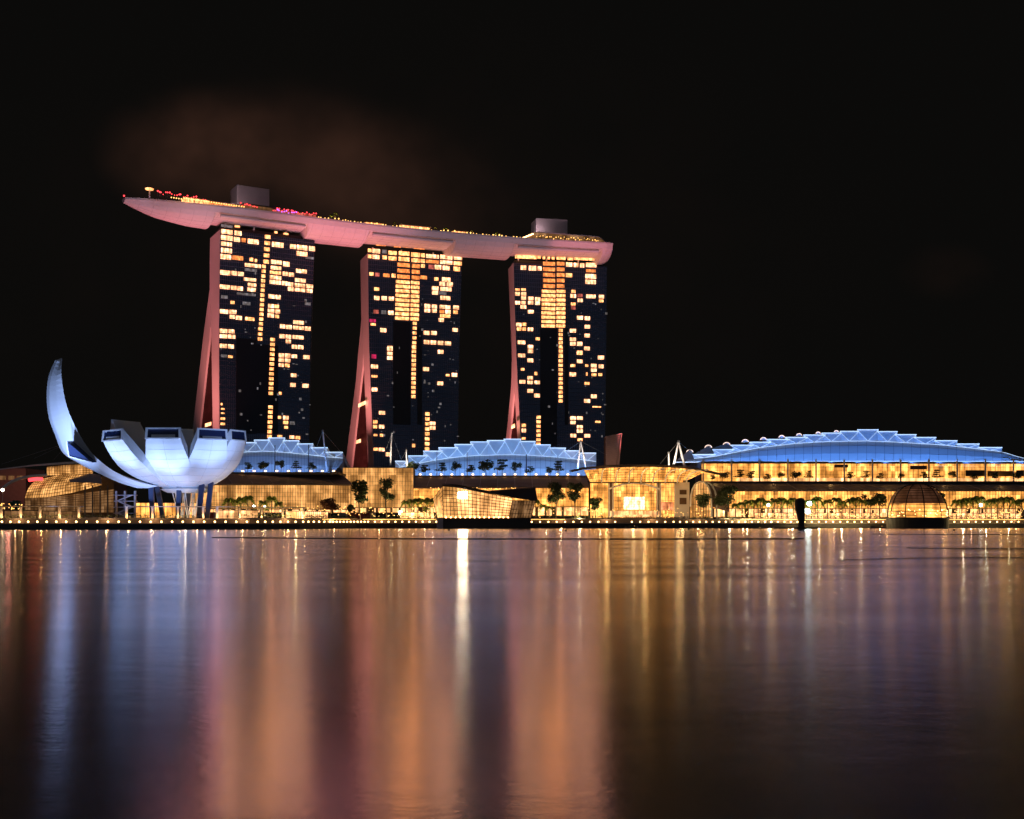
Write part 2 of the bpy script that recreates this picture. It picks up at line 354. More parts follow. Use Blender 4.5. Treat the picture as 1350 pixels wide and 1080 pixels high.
# ------------------------------------------------------------------ hotel towers
def tower(label, tl, tr, bl, br, Yl, Yr, ztop, splay_f, splay_l, splay_r, wins, bands, cores, gapwin, where):
    """tl..br: facade corners in photo pixels; Yl, Yr: distance of the facade's left and right edge"""
    A = P(tl[0], tl[1], Yl); B = P(tr[0], tr[1], Yr)
    e = V(B.x-A.x, B.y-A.y, 0).normalized(); n = V(-e.y, e.x, 0)
    ptl = A; ptr = B
    def on(px, py): return plane_hit(px, py, A, n)
    def edge(tab, z):                                  # facade edge at height z
        lo, hi = 250.0, 720.0
        for _ in range(30):
            mid = (lo+hi)/2
            if on(interp(tab, mid), mid).z > z: lo = mid
            else: hi = mid
        p = on(interp(tab, lo), lo); return V(p.x, p.y, z), lo
    lt = [(tl[1], tl[0])] + bl; rt = [(tr[1], tr[0])] + br
    zs = [GZ2] + [GZ2 + (ztop-GZ2)*k/22 for k in range(1, 23)]
    def depth_for(p, px):                              # how far behind p along n the point seen at px lies
        lo, hi = 0.0, 160.0
        f = lambda d: 675 + F*(p.x + n.x*d)/(p.y + n.y*d)
        if f(0) <= px: return 0.5
        for _ in range(40):
            mid = (lo+hi)/2
            if f(mid) > px: lo = mid
            else: hi = mid
        return lo
    fr, re, at = [], [], []; fk = []
    def dtab(tab):                                     # outline of the end wall as (height, depth) pairs
        out = []
        for y, x in tab:
            h_ = plane_hit(x, y, A, e)
            for _ in range(3):
                L_, _y = edge(lt, min(ztop, h_.z)); h_ = plane_hit(x, y, L_, e)
            out.append((h_.z, (V(h_.x, h_.y, 0) - V(L_.x, L_.y, 0)).dot(n)))
        return sorted(out)
    tf, tl_, tr_ = dtab(splay_f), dtab(splay_l), dtab(splay_r)
    for z in zs:
        L_, yy = edge(lt, z); R_, _ = edge(rt, z)
        df = max(0.5, interp(tf, z)); r0 = max(df + 0.01, interp(tr_, z)); r1 = max(interp(tl_, z), r0 + 2.0)
        fr.append([L_, R_, R_ + n*df, L_ + n*df]); fk.append((L_, R_, df))
        re.append([L_ + n*r0, R_ + n*r0, R_ + n*r1, L_ + n*r1])
        i = 1.3
        at.append([L_ + n*(df-1) + e*i, R_ + n*(df-1) - e*i, R_ + n*(r0+1) - e*i, L_ + n*(r0+1) + e*i])
    root = thing('hotel_tower', label, 'hotel tower', (ptl.x, ptl.y, GZ2), 'three hotel towers under the sky deck')
    MB().loft(fr).build('end_wall_slab', 'pinkwall', root)
    MB().loft(re).build('rear_slab', 'pinkwall', root)
    MB().loft(at).build('atrium', 'atrium', root)
    # glass curtain wall, proud of the slab
    cw = MB(); cw.loft([[a+e*0.15-n*0.5, b-e*0.15-n*0.5, b-e*0.15-n*0.02, a+e*0.15-n*0.02] for a, b, d in fk])
    wall = cw.build('curtain_wall', 'tower', root)
    g = MB(); zt = zs[-1]; H = 3.13; k = 0
    z = GZ2 + 30
    tabp = [(zz, f_[0], f_[1]) for zz, f_ in zip(zs, fk)]
    def ends(z):
        for (z0, a0, b0), (z1, a1, b1) in zip(tabp[:-1], tabp[1:]):
            if z <= z1: break
        t = (z-z0)/(z1-z0); return a0.lerp(a1, t), b0.lerp(b1, t)
    while z < zt - 1:
        a, b = ends(z); g.box((a+b)/2 - n*0.58, ((b-a).length-0.4, 0.12, 0.22), (e, n)); z += H
    a0, b0 = ends(GZ2+20); a1, b1 = ends(zt-0.5)
    for k in range(0, 45):
        t = (k+0.5)/45; p, q = a0.lerp(b0, t) - n*0.56, a1.lerp(b1, t) - n*0.56
        g.bar(p, q, 0.07, n=4)
    g.build('mullion', 'mull', wall)
    for (x0, x1, y0, y1) in cores:
        p, q = on(x0, y1), on(x1, y1); r, s_ = on(x1, y0), on(x0, y0)
        z0, z1 = min(p.z, q.z), max(r.z, s_.z) - 1
        z1 = (r.z + s_.z)/2; z0 = (p.z + q.z)/2
        MB().hexa([V(c.x, c.y, zz) - n*o for zz in (z0, z1) for c, o in ((p, .95), (q, .95), (q, .45), (p, .45))]).build('core_panel', 'core', root)
    allw = []
    for (ox, oy, lst) in wins:
        for wdw in lst:
            x0, x1, yc, h = wdw[:4]; kk = wdw[4] if len(wdw) > 4 else 'win'
            allw.append((ox+x0/7.2, ox+x1/7.2, oy+yc/7.2, h/7.2, kk))
    for (ox, oy, xa, xb, y0, y1, cnt, wd, h, kk) in bands:          # stacked landings of stair and lift lobbies
        for i in range(cnt):
            t = i/max(1, cnt-1); xc = xa + (xb-xa)*t
            allw.append((ox+(xc-wd/2)/7.2, ox+(xc+wd/2)/7.2, oy+(y0+(y1-y0)*t)/7.2, h/7.2, kk))
    allw.sort(key=lambda q: -(q[1]-q[0])*q[3]); rest = MB()
    for i, (x0, x1, yc, h, kk) in enumerate(allw):
        p, q = on(x0, yc), on(x1, yc); c = (p+q)/2; wd = (V(p.x, p.y, 0)-V(q.x, q.y, 0)).length
        hh = on(0.5*(x0+x1), yc-h/2).z - on(0.5*(x0+x1), yc+h/2).z
        hh = max(0.6, hh*(0.80 if kk in ('winy', 'wino') else 0.87))
        mb = MB() if i < 100 else rest
        nb = max(1, round(wd/4.6)) if kk == 'win' else 1
        for j in range(nb):
            cc = c + e*(-wd/2 + wd*(j+0.5)/nb); mb.box(cc - n*1.06, (wd/nb - (0.35 if nb > 1 else 0.1), 0.25, hh), (e, n))
            if hh > 3.4: pass
        if i < 100:
            o = mb.build('lit_window', kk, root)
            if wd > 2.2 and kk == 'win':                              # frame bars and half drawn curtains in front of the lit room
                fb = MB(); nbar = max(1, int(wd/2.3))
                for j in range(1, nbar+1):
                    fb.box(c + e*(-wd/2 + wd*j/(nbar+1)) - n*1.22, (0.16, 0.08, hh), (e, n))
                fb.box(c - n*1.22 + V(0,0,-hh*0.28), (wd, 0.07, 0.14), (e, n))
                fb.build('window_frame', 'bmull', o)
    if rest.v: struct(rest.build('lit_window_rows', 'winy', root), 'stuff')
    # small lamps and dim rooms seen as specks
    rnd = random.Random(len(allw)); sp_ = MB()
    for _ in range(46):
        z = rnd.uniform(60, ztop-25); a, b = ends(z); t = rnd.random()**0.7
        sp_.box(a.lerp(b, t) - n*0.9, (rnd.choice((0.5, 0.9, 1.6)), 0.2, rnd.choice((0.5, 0.9, 1.6))), (e, n))
    struct(sp_.build('dim_window_specks', 'wind', root), 'stuff')
    for (x0, x1, yc, h) in gapwin:
        nl = ptl + e*1.1; p, q = plane_hit(x0, yc, nl, e), plane_hit(x1, yc, nl, e)
        hh = h/F*p.y
        MB().hexa([V(c.x, c.y, p.z + s_*hh/2) - e*o for s_ in (-1, 1) for c, o in ((p, .1), (q, .1), (q, .4), (p, .4))]).build('lit_window', 'win', root)
    # parapet and crown storey under the deck
    a, b = ends(zt)
    MB().box((a+b)/2 + n*10 + V(0,0,1.4), ((b-a).length-3, 15, 2.8), (e, n)).build('crown_storey', 'core', root)
    for t in (0.06, 0.36, 0.7, 0.94):
        c = a.lerp(b, t) + n*3.5
        MB().bar(c + V(0,0,0.1), c + V(0,0,5.0) - n*1.2, 0.55, n=8).build('roof_strut', 'hull', root)
    return root

T1A = [(150,262,152,46),(278,345,165,46),(148,262,210,50),(272,330,225,48),(345,385,232,46,'wino'),(402,510,245,50),(150,255,268,40),(150,255,330,48),(145,248,390,52),(258,360,400,48,'wino'),
 (150,262,98,28,'wind'),(280,330,102,22,'wind'),(655,685,158,22),(740,790,172,18,'wind'),
 (632,745,275,52),(805,860,292,46),(868,970,302,50),(985,1040,312,50),(865,970,360,48),(622,728,440,42),(740,800,458,50),(620,722,495,36),(615,720,540,34,'winy'),(735,785,550,42),(792,842,558,42),(860,965,525,40),
 (612,722,585,38),(610,720,630,42),(728,780,640,42),(785,835,650,42),(850,955,612,38),(848,950,660,36),(958,1022,668,38),(785,838,695,40),(848,950,703,36),(960,1018,712,38),
 (600,658,765,42),(668,716,772,42),(598,655,855,38),(595,655,900,36),(665,710,908,42),(592,652,945,42),(835,938,1012,38),(710,758,1048,42),(765,820,1055,42),(832,938,1062,36),(945,1000,1070,42),
 (142,238,540,48),(250,304,545,44),(313,366,552,42),(365,485,605,32),(405,485,655,34),(400,480,700,38),(138,236,675,44),(245,298,683,42),(306,358,690,42),(240,278,822,34,'wino'),
 (420,455,415,40,'wino'),(470,492,425,36,'wino'),(375,530,472,36),(375,490,515,30,'wind'),(140,218,908,44),(230,296,912,42),(232,280,958,40),(290,348,968,42),(380,466,978,38,'winy'),
 (150,215,770,34,'wind'),(355,430,832,34,'wind'),(300,480,745,24,'wind'),(660,700,860,36,'wind'),(665,700,955,34,'wind'),(950,1030,400,24,'wind'),(945,1000,835,30,'wind')]
T1B = [(138,210,48,42),(222,278,52,40),(138,210,98,40),(220,285,102,40),(138,208,190,42),(218,272,195,42),(218,262,292,26,'wind'),(150,210,285,30,'wind'),
 (705,755,98,42),(763,815,102,40),(828,935,108,38),(765,812,148,38),(822,872,198,40),(880,932,202,40),(698,748,280,42),(757,808,282,42),(820,870,288,36),(930,990,296,40),(698,748,325,38),(757,808,328,38),(698,746,372,36),(757,800,375,36),
 (812,864,468,38),(808,858,560,40),(922,982,568,40),(700,725,640,30),(740,790,870,38),(740,786,916,34),(803,850,922,34,'wind'),(690,720,868,30,'wind'),(750,785,962,30,'wino'),(800,848,1055,34),(858,900,1060,34),(685,730,1045,20),
 (148,165,742,22),(150,185,788,16),(150,185,828,14),(146,188,880,24),(146,188,930,24)]
tower('tallest looking left hotel tower, dark glass with widely splayed pink legs', (290, 297), (415, 318), [(435, 288.5), (688, 290)], [(435, 409.5), (688, 406)], 750, 781, 196,
      [(297, 278.2), (345, 277.5), (380, 277.6), (440, 278.6), (572, 280.5), (688, 282)],
      [(297, 277.5), (345, 276.5), (380, 276.6), (436, 269), (571, 253.5), (688, 241)],
      [(297, 278.0), (345, 277.4), (380, 277.4), (436, 277.2), (571, 262.5), (688, 250)],
      [(270, 285, T1A), (270, 430, T1B)],
      [(270, 285, 592, 578, 200, 435, 5, 52, 42, 'winy'), (270, 285, 556, 527, 480, 1070, 14, 36, 36, 'winy'), (270, 430, 523, 520, 30, 125, 3, 40, 36, 'winy'),
       (270, 430, 640, 622, 130, 640, 12, 42, 36, 'winy'), (270, 430, 620, 610, 772, 1050, 7, 42, 38, 'winy')],
      [(311, 338, 447, 572), (338, 366, 455, 572)], [(272, 277.5, 478, 4.5), (271, 279, 561, 4.5)], 'left')
T2A = [(105,140,148,40,'wino'),(148,220,155,46),(240,285,160,40,'wind'),(300,378,172,44,'winy'),(398,498,178,46,'winy'),(515,600,190,50,'winy'),(608,645,195,44,'winy'),(655,780,205,40),(790,908,212,44),(920,998,218,44),
 (105,140,205,40,'wino'),(148,215,210,44),(245,285,215,40,'wind'),(300,376,225,44,'winy'),(396,498,232,46,'winy'),(518,596,243,44,'winy'),(605,645,248,40,'winy'),(655,780,255,36,'wino'),(790,908,262,38),(920,995,272,44,'winy'),
 (180,275,95,26,'wino'),(350,420,108,30,'wino'),(440,510,112,26,'wino'),(540,645,125,30,'wino'),
 (680,730,305,46,'winr'),(740,800,308,46),(815,880,315,46),(918,978,325,50,'winy'),(608,645,295,40,'winy'),
 (120,160,372,34,'wind'),(172,215,378,40,'winr'),(250,312,385,40,'wino'),(330,368,388,40,'winr'),(603,665,405,40,'wino'),(735,775,420,34,'winr'),(808,888,425,44),
 (785,838,465,40),(852,910,470,44),(712,775,508,42),(790,900,515,40),(714,770,550,38),(780,850,552,34,'wind'),(165,215,600,42),(235,285,602,42),(303,352,606,42),(792,888,600,42),
 (642,697,675,40),(712,760,680,40),(785,888,685,38),(915,968,690,40),(642,695,718,38),(712,758,722,36),(785,830,728,38,'wino'),(840,890,730,38),(915,957,735,38,'winy'),(790,886,770,38,'winy'),(775,825,808,38),
 (158,208,730,40,'winr'),(232,280,735,40,'wind'),(298,348,740,42),(120,180,815,34,'winm'),(222,280,905,42),(908,958,902,36),(165,212,515,34,'wind'),
 (634,688,930,42),(703,758,932,40),(636,688,1018,42),(700,752,1022,42),(768,820,1026,42),(835,893,1030,40),(290,340,1070,36),(130,180,850,24,'winm')]
T2B = [(288,340,38,38),(288,340,82,36),(288,338,125,36),(768,822,66,40),(135,200,205,40),(628,684,230,40),(900,952,285,40),(845,880,288,24,'wino'),(763,818,365,38),(142,196,424,40),(140,185,110,44,'winm'),(140,195,298,24,'winm'),
 (210,268,644,38),(155,195,730,36),(155,192,775,36),(210,260,775,38),(692,745,745,36),(692,745,788,36),(220,248,858,30),(160,195,855,22),(158,200,990,30),(208,262,992,36),(275,330,1038,40),(525,552,955,36,'wind')]
b2 = [(470,310,444,442,287,398,3,118,44,'wino'),(470,310,560,558,297,407,3,74,44,'wino'),(470,310,437,429,448,793,9,132,36,'winy'),(470,310,554,548,455,798,9,80,36,'winy'),
      (470,310,550,544,840,1070,6,36,34,'winy'),(470,455,542,536,18,490,12,38,36,'winy'),(470,455,670,666,655,985,8,40,38,'winy')]
tower('middle hotel tower, dark glass with a tall gold stair core', (484.6, 325), (609, 338), [(455, 486.4), (612, 492.6), (688, 495)], [(460, 605.5), (688, 602)], 816, 840, 196,
      [(325, 476.5), (424, 477.6), (473, 479.4), (535, 481.8), (612, 485), (688, 488)],
      [(325, 475), (424, 476.4), (500, 469.5), (612, 455.3), (688, 445)],
      [(325, 476.3), (424, 477.3), (473, 479.2), (538, 472), (612, 463.8), (688, 455)],
      [(470, 310, T2A), (470, 455, T2B)], b2, [(518, 541, 424, 560), (550, 556, 432, 560)], [(473, 482, 535, 4.5), (470, 476, 583, 4.5)], 'middle')
T3A = [(135,340,140,38,'winy'),(345,378,142,32,'winy'),(395,420,148,30,'winy'),(440,465,150,30,'winy'),(482,510,152,30,'winy'),(528,612,153,30,'winy'),(632,686,158,28,'winy'),(698,830,155,34,'winy'),(835,940,160,34,'winy'),
 (188,240,240,46),(265,335,245,50),(348,386,248,44),(618,678,210,44),(690,735,215,44),(750,790,218,44),(805,908,215,46),(808,900,270,34,'wino'),(800,905,322,46),(800,902,375,44),(616,676,312,44,'winy'),
 (136,180,448,24,'wino'),(193,236,448,24,'wind'),(135,180,488,38),(193,240,488,36),(193,238,528,36),(258,310,532,36),(325,374,538,38),(135,183,573,36),(193,236,572,34),(258,308,572,36),(325,370,576,38),(186,240,612,38),(256,312,658,36),
 (668,708,465,32,'wino'),(660,712,508,40),(728,775,505,34,'winr'),(808,900,512,38),(930,978,515,36),(728,776,550,36),(930,972,555,32,'wino'),(665,708,585,32,'wino'),(665,708,622,34,'winr'),
 (722,778,715,40),(795,845,720,40),(795,845,800,38),(655,712,838,38),(793,843,884,38),(655,712,920,36),(658,708,962,38),(722,772,962,42),(790,843,1006,38),(720,775,1045,40),
 (145,195,780,36),(205,240,778,34),(152,195,822,34),(205,238,822,34),(256,306,825,36),(160,232,948,38),(255,306,990,38),(256,306,1032,38),(330,368,915,30,'wind')]
T3B = [(163,230,28,36),(252,306,75,40),(722,772,10,26),(722,774,84,38),(920,978,48,40),(855,908,125,36),(928,974,132,38),(855,908,168,34),(650,712,208,42),(860,905,212,30,'winy'),(925,960,210,30,'winy'),(252,304,240,34),(177,232,278,36),(252,304,284,34),(318,370,284,36),
 (252,306,365,38),(316,370,408,40),(793,840,294,28),(855,908,416,38),(790,846,460,38),(198,238,692,34),(198,238,740,38),(658,712,622,36),(722,776,622,36),(660,708,664,34),(722,776,705,32),(722,776,745,36),(660,714,788,36),(792,846,790,36),(728,774,828,30),
 (895,945,658,22,'winy'),(870,950,516,14,'winy'),(198,235,815,24),(190,222,160,26,'wind'),(318,345,200,34,'wind'),(660,705,125,28,'wind'),(800,830,125,24,'wind'),(808,822,205,34,'wind')]
b3 = [(660,320,457,457,203,415,5,114,42,'wino'),(660,320,567,567,203,415,5,72,42,'wino'),(660,320,452,450,465,793,9,130,34,'winy'),(660,320,570,568,465,793,9,84,34,'winy'),
      (660,320,567,567,835,1070,7,36,34,'winy'),(660,465,567,567,38,460,11,38,34,'winy'),(660,465,358,356,615,870,7,38,34,'winy')]
tower('right hotel tower, dark glass with slimmest splayed pink legs', (676.5, 340), (800, 346), [(470, 680.8), (577.5, 686.4), (688, 691)], [(470, 799), (688, 796)], 847, 860, 196,
      [(340, 671), (470, 675.8), (514, 678.2), (577.5, 682), (688, 688)],
      [(340, 669.8), (470, 675), (510, 674), (577.5, 667.2), (688, 655)],
      [(340, 670.8), (470, 675.6), (514, 678), (577.5, 671.8), (688, 660)],
      [(660, 320, T3A), (660, 465, T3B)], b3, [(712, 734, 433, 588), (744.5, 749, 433, 560)], [(675, 679, 563, 5)], 'right')
# ------------------------------------------------------------------ sky deck across the three towers
ED = [(162, 254.5), (250, 263), (350, 279), (415, 289), (480, 297), (600, 309), (700, 317), (806, 321)]
ZD = 207.0
epts = []
for px, py in ED:
    Y = (ZD - CZ)*F/(HZ-py); epts.append(V((px-675)/F*Y, Y, 0))
# smooth quadratic through the edge points
import numpy as np
xs = np.array([p.x for p in epts]); ys = np.array([p.y for p in epts]); cf = np.polyfit(xs, ys, 2)
XA, XB = epts[0].x, epts[-1].x - 3.5
def deck_edge(x): return V(x, float(np.polyval(cf, x)), 0)
def deck_n(x):
    d = V(1, float(2*cf[0]*x + cf[1]), 0).normalized(); return V(-d.y, d.x, 0)
HW = 19.0
_x = XA
while 675 + F*(deck_edge(_x) + deck_n(_x)*HW).x/(deck_edge(_x) + deck_n(_x)*HW).y < 162.5: _x += 0.25
XA = _x
def deck_pt(px, back=0.0, z=ZD):
    """point on the deck seen at photo column px, `back` metres behind the front edge"""
    lo, hi = XA - 30, XB + 10
    for _ in range(30):
        m = (lo+hi)/2; p = deck_edge(m) + deck_n(m)*back
        if 675 + F*p.x/p.y < px: lo = m
        else: hi = m
    return V(p.x, p.y, z)
def hull():
    root = thing('sky_deck', 'long pink lit boat shaped sky deck lying across the three towers', 'sky deck', deck_pt(500, HW, 196))
    def col_x(px): return deck_pt(px).x
    rec = [(col_x(287), col_x(408)), (col_x(488), col_x(602)), (col_x(680), col_x(794))]
    stations = []
    n = 90
    xs_ = [XA + (XB-XA)*i/n for i in range(n+1)]
    for a, b in rec: xs_ += [a-0.8, a+0.8, b-0.8, b+0.8]
    xs_ += [XB+2.5, XB+4.2, XB+4.9]; xs_ = sorted(xs_)
    rings = []; lips = []; decks = []
    for x in xs_:
        s = (x - XA); t = min(1, max(0.0, s)/34.0)
        hw = HW*max(0.02, min(1.0, (max(0, s)/62.0)))**0.55
        if x > XB: hw = HW*(1 - 0.09*(x-XB)/5)
        D = 7.0*max(0.03, t)**0.6
        inr = any(a <= x <= b for a, b in rec)
        if inr: D = 2.0
        lip = 3.4*(0.3 + 0.7*min(1, max(0, s)/16))
        if x > XB: D *= 1 - 0.25*((x-XB)/5)**2
        c = deck_edge(x) + deck_n(x)*HW; nn_ = deck_n(x)
        zl = ZD - lip
        ring = []
        for k in range(15):
            o = -1 + 2*k/14
            ring.append(c + nn_*(hw*o) + V(0, 0, zl - D*(1-abs(o)**2.2)**0.75))
        rings.append(ring)
        lips.append([c - nn_*(hw+0.02) + V(0,0,zl), c - nn_*(hw+1.5) + V(0,0,ZD-0.3), c - nn_*(hw+1.5) + V(0,0,ZD+0.8), c + nn_*(hw+0.35) + V(0,0,ZD+0.8), c + nn_*(hw+0.35) + V(0,0,ZD-0.4), c + nn_*(hw+0.02) + V(0,0,zl)])
    h = MB(); h.loft(rings, cap=True, closed=False).build('hull', 'hull', root, smooth=False)
    MB().loft(lips, cap=True, closed=True).build('deck_rim', 'hull', root)
    # glowing under-rim beam above each tower
    for a, b in rec:
        pts = [deck_edge(a + 2 + (b-a-4)*i/12) + deck_n(a)*1.4 + V(0,0,ZD-5.5) for i in range(13)]
        MB().line(pts, 1.05, 10).build('service_beam', 'hull', root)
    # seams of the hull cladding
    sm = MB()
    for i in range(0, len(rings)-1, 2):
        sm.line([q - V(0,0,0.04) for q in rings[i]], 0.035, 4)
    for k in (3, 5, 7): sm.line([r_[k] - V(0,0,0.03) for r_ in rings[2:-3]], 0.03, 4)
    sm.build('panel_seam', 'mull', root)
    return root
hull()
def deck_box(name, label, cat, px0, px1, back, depth, z0, z1, m, parts=None, group=None):
    a = deck_pt(px0, back); b = deck_pt(px1, back)
    d = V(b.x-a.x, b.y-a.y, 0).normalized()
    root = thing(name, label, cat, (a.x, a.y, z0), group)
    mb = MB(); mb.slab(a, b, depth, z0, z1); mb.build('body', m, root)
    return root, a, b, d
DZ = ZD + 0.85
for px0, px1, yt, lab in ((312.5, 355, 243.5, 'mauve box shaped lift block above the left tower'), (707, 748, 287.5, 'mauve box shaped lift block above the right tower')):
    a = deck_pt(px0, 20); z1 = CZ + (HZ - yt)/F*a.y
    r_, a, b, d = deck_box('lift_block', lab, 'rooftop block', px0, px1, 20, 16, DZ, z1, 'mauve', group='blocks on the sky deck')
    n_ = V(-d.y, d.x, 0)
    MB().box((a+b)/2 + n_*8 + V(0,0,z1-0) - V(0,0,0) + V(0,0,0.35), ((b-a).length+0.6, 16.6, 0.7), (d, n_)).build('parapet', 'mull', r_)
# rooftop restaurants: thin roofs with lit glass below
def rest(label, px0, px1, back, depth, h, m, roofm='darkroof', over=1.2):
    a = deck_pt(px0, back); b = deck_pt(px1, back); d = V(b.x-a.x, b.y-a.y, 0).normalized(); n_ = V(-d.y, d.x, 0); L_ = (b-a).length
    root = thing('rooftop_restaurant', label, 'restaurant pavilion', (a.x, a.y, DZ), 'pavilions on the sky deck')
    c = (a+b)/2 + n_*depth/2
    MB().box(V(c.x, c.y, DZ+h/2), (L_, depth, h), (d, n_)).build('glazing', m, root)
    MB().box(V(c.x, c.y, DZ+h+0.3), (L_+over*2, depth+over*2, 0.5), (d, n_)).build('roof', roofm, root)
    p = MB()
    for i in range(int(L_/3)+1): q = a + d*(i*3.0) - n_*0.3; p.bar(V(q.x, q.y, DZ), V(q.x, q.y, DZ+h+0.1), 0.16, n=4)
    p.build('post_row', 'bmull', root)
    return root
rest('gold lit pavilion just behind the bow of the sky deck', 244, 276, 4, 9, 2.6, 'winy')
rest('long gold roofed restaurant left of the left lift block', 270, 312, 14, 9, 5.0, 'wino', 'mauve')
rest('red lit bar on the sky deck right of the left lift block', 322, 360, 5, 10, 4.0, 'dimglow')
rest('low red and violet lit club at the middle of the sky deck', 360, 417, 6, 10, 3.6, 'winr')
rest('short bright kiosk on the sky deck right of the club', 482, 506, 5, 6, 2.4, 'winy')
rest('narrow gold canopy bar on the sky deck above the middle tower', 530, 566, 5, 6, 3.0, 'winy', 'mauve')
rest('gold lit kiosk on the sky deck between middle and right towers', 598, 616, 5, 6, 2.4, 'winy')
# long curved restaurant above the right tower
def curved_rest():
    a = deck_pt(698, 4); root = thing('rooftop_restaurant', 'large curved roof restaurant above the right tower end', 'restaurant pavilion', (a.x, a.y, DZ), 'pavilions on the sky deck')
    g = MB(); r = MB(); n0 = 24; rg = []; rr = []
    for i in range(n0+1):
        px = 690 + 108*i/n0; t = i/n0
        q = deck_pt(px, 4); nn_ = deck_n(q.x)
        h = 5.8*min(1, (t/0.14))**0.6 * min(1, max(0.03, (1-t)/0.08))**0.5 - 1.2*t
        h = max(0.6, h)
        rg.append([q + V(0,0,0.85), q + nn_*9 + V(0,0,0.85), q + nn_*9 + V(0,0,0.85+h), q + V(0,0,0.85+h)])
        rr.append([q - nn_*1.2 + V(0,0,0.9+h), q + nn_*10 + V(0,0,1.2+h), q + nn_*10 + V(0,0,1.7+h), q - nn_*1.2 + V(0,0,1.35+h)])
    g.loft(rg).build('glazing', 'dimglow', root); r.loft(rr).build('roof', 'mauve', root)
    s = MB()
    for i in range(1, 46):
        q = deck_pt(700 + 92*i/46, 3.7, DZ); s.bar(q, q+V(0,0,4), 0.12, n=4)
    s.build('post_row', 'bmull', root)
    l = MB()
    rnd = random.Random(3)
    for i in range(30):
        q = deck_pt(708 + 84*i/30 + rnd.uniform(-1, 1), 3.2, DZ + rnd.uniform(1.6, 3.4)); l.ball(q, rnd.uniform(0.2, 0.42), 4)
    struct(l.build('table_lights', 'bulbs', root), 'stuff')
    l = MB()
    for i in range(8): l.ball(deck_pt(690 + i*1.8, 3, DZ+1.0+i*0.45), 0.5, 4)
    l.build('entrance_light', 'bulb', root)
curved_rest()
# mushroom shaped pavilion at the bow
q = deck_pt(197, 8, DZ)
r_ = thing('viewing_pavilion', 'small mushroom shaped pavilion near the left tip of the sky deck', 'pavilion', q)
MB().bar(q, q+V(0,0,5.6), 0.45, n=8).build('stem', 'white', r_)
MB().lathe(q, [(0.3, 4.6), (2.4, 5.0), (2.7, 5.6), (1.2, 6.1), (0.1, 6.2)], 16).build('roof', 'winy', r_)
q = deck_pt(163.5, 16, DZ)
r_ = thing('beacon', 'red warning beacon at the left tip of the sky deck', 'beacon', q, 'red warning beacons')
MB().bar(q, q+V(0,0,0.6), 0.15).build('stem', 'steel', r_); MB().ball(q+V(0,0,0.9), 0.55, 6).build('lamp', 'red', r_)
q2 = deck_pt(803, 5, DZ); copy_tree(r_, q2, 'red warning beacon at the right end of the sky deck')
# deck lamps and lanterns
q = deck_pt(420, 2, DZ)
lamp = thing('deck_lamp', 'small warm lamp in the long row along the sky deck rim', 'lamp', q, 'lamps along the sky deck rim')
MB().bar(q, q+V(0,0,0.9), 0.08, n=4).build('post', 'steel', lamp); MB().ball(q+V(0,0,1.15), 0.42, 5).build('globe', 'bulbs', lamp)
first = True; rnd = random.Random(11)
px = 423.0
while px < 692:
    copy_tree(lamp, deck_pt(px, rnd.uniform(0.6, 4), DZ), scale=rnd.uniform(0.6, 1.25)); px += rnd.uniform(3.2, 5.6)
px = 226.0; k = 0
while px < 322:
    copy_tree(lamp, deck_pt(px, 1.0 if px > 240 else 4, DZ), scale=1.0, label='small warm lamp below the restaurants on the left sky deck', group='lamps below the sky deck restaurants'); px += 3.3
def lantern(name, m, lab, grp, spans, hz):
    q = deck_pt(spans[0][0], 3, DZ)
    t = thing(name, lab, 'lantern', q, grp)
    MB().bar(q, q+V(0,0,hz), 0.06, n=4).build('post', 'steel', t); MB().ball(q+V(0,0,hz), 0.5, 5).build('globe', m, t)
    for a, b, cnt in spans:
        for i in range(cnt): copy_tree(t, deck_pt(a + (b-a)*(i+0.5)/cnt + rnd.uniform(-1, 1), rnd.uniform(1.5, 4), DZ + 0), scale=rnd.uniform(0.55, 1.1))
lantern('red_lantern', 'red', 'small red lantern among the bars of the left sky deck', 'red lanterns on the sky deck', [(208, 272, 22), (316, 340, 9), (358, 418, 20)], 3.6)
lantern('violet_lantern', 'violet', 'small violet lantern at the sky deck club', 'violet lanterns on the sky deck', [(366, 392, 8)], 3.0)

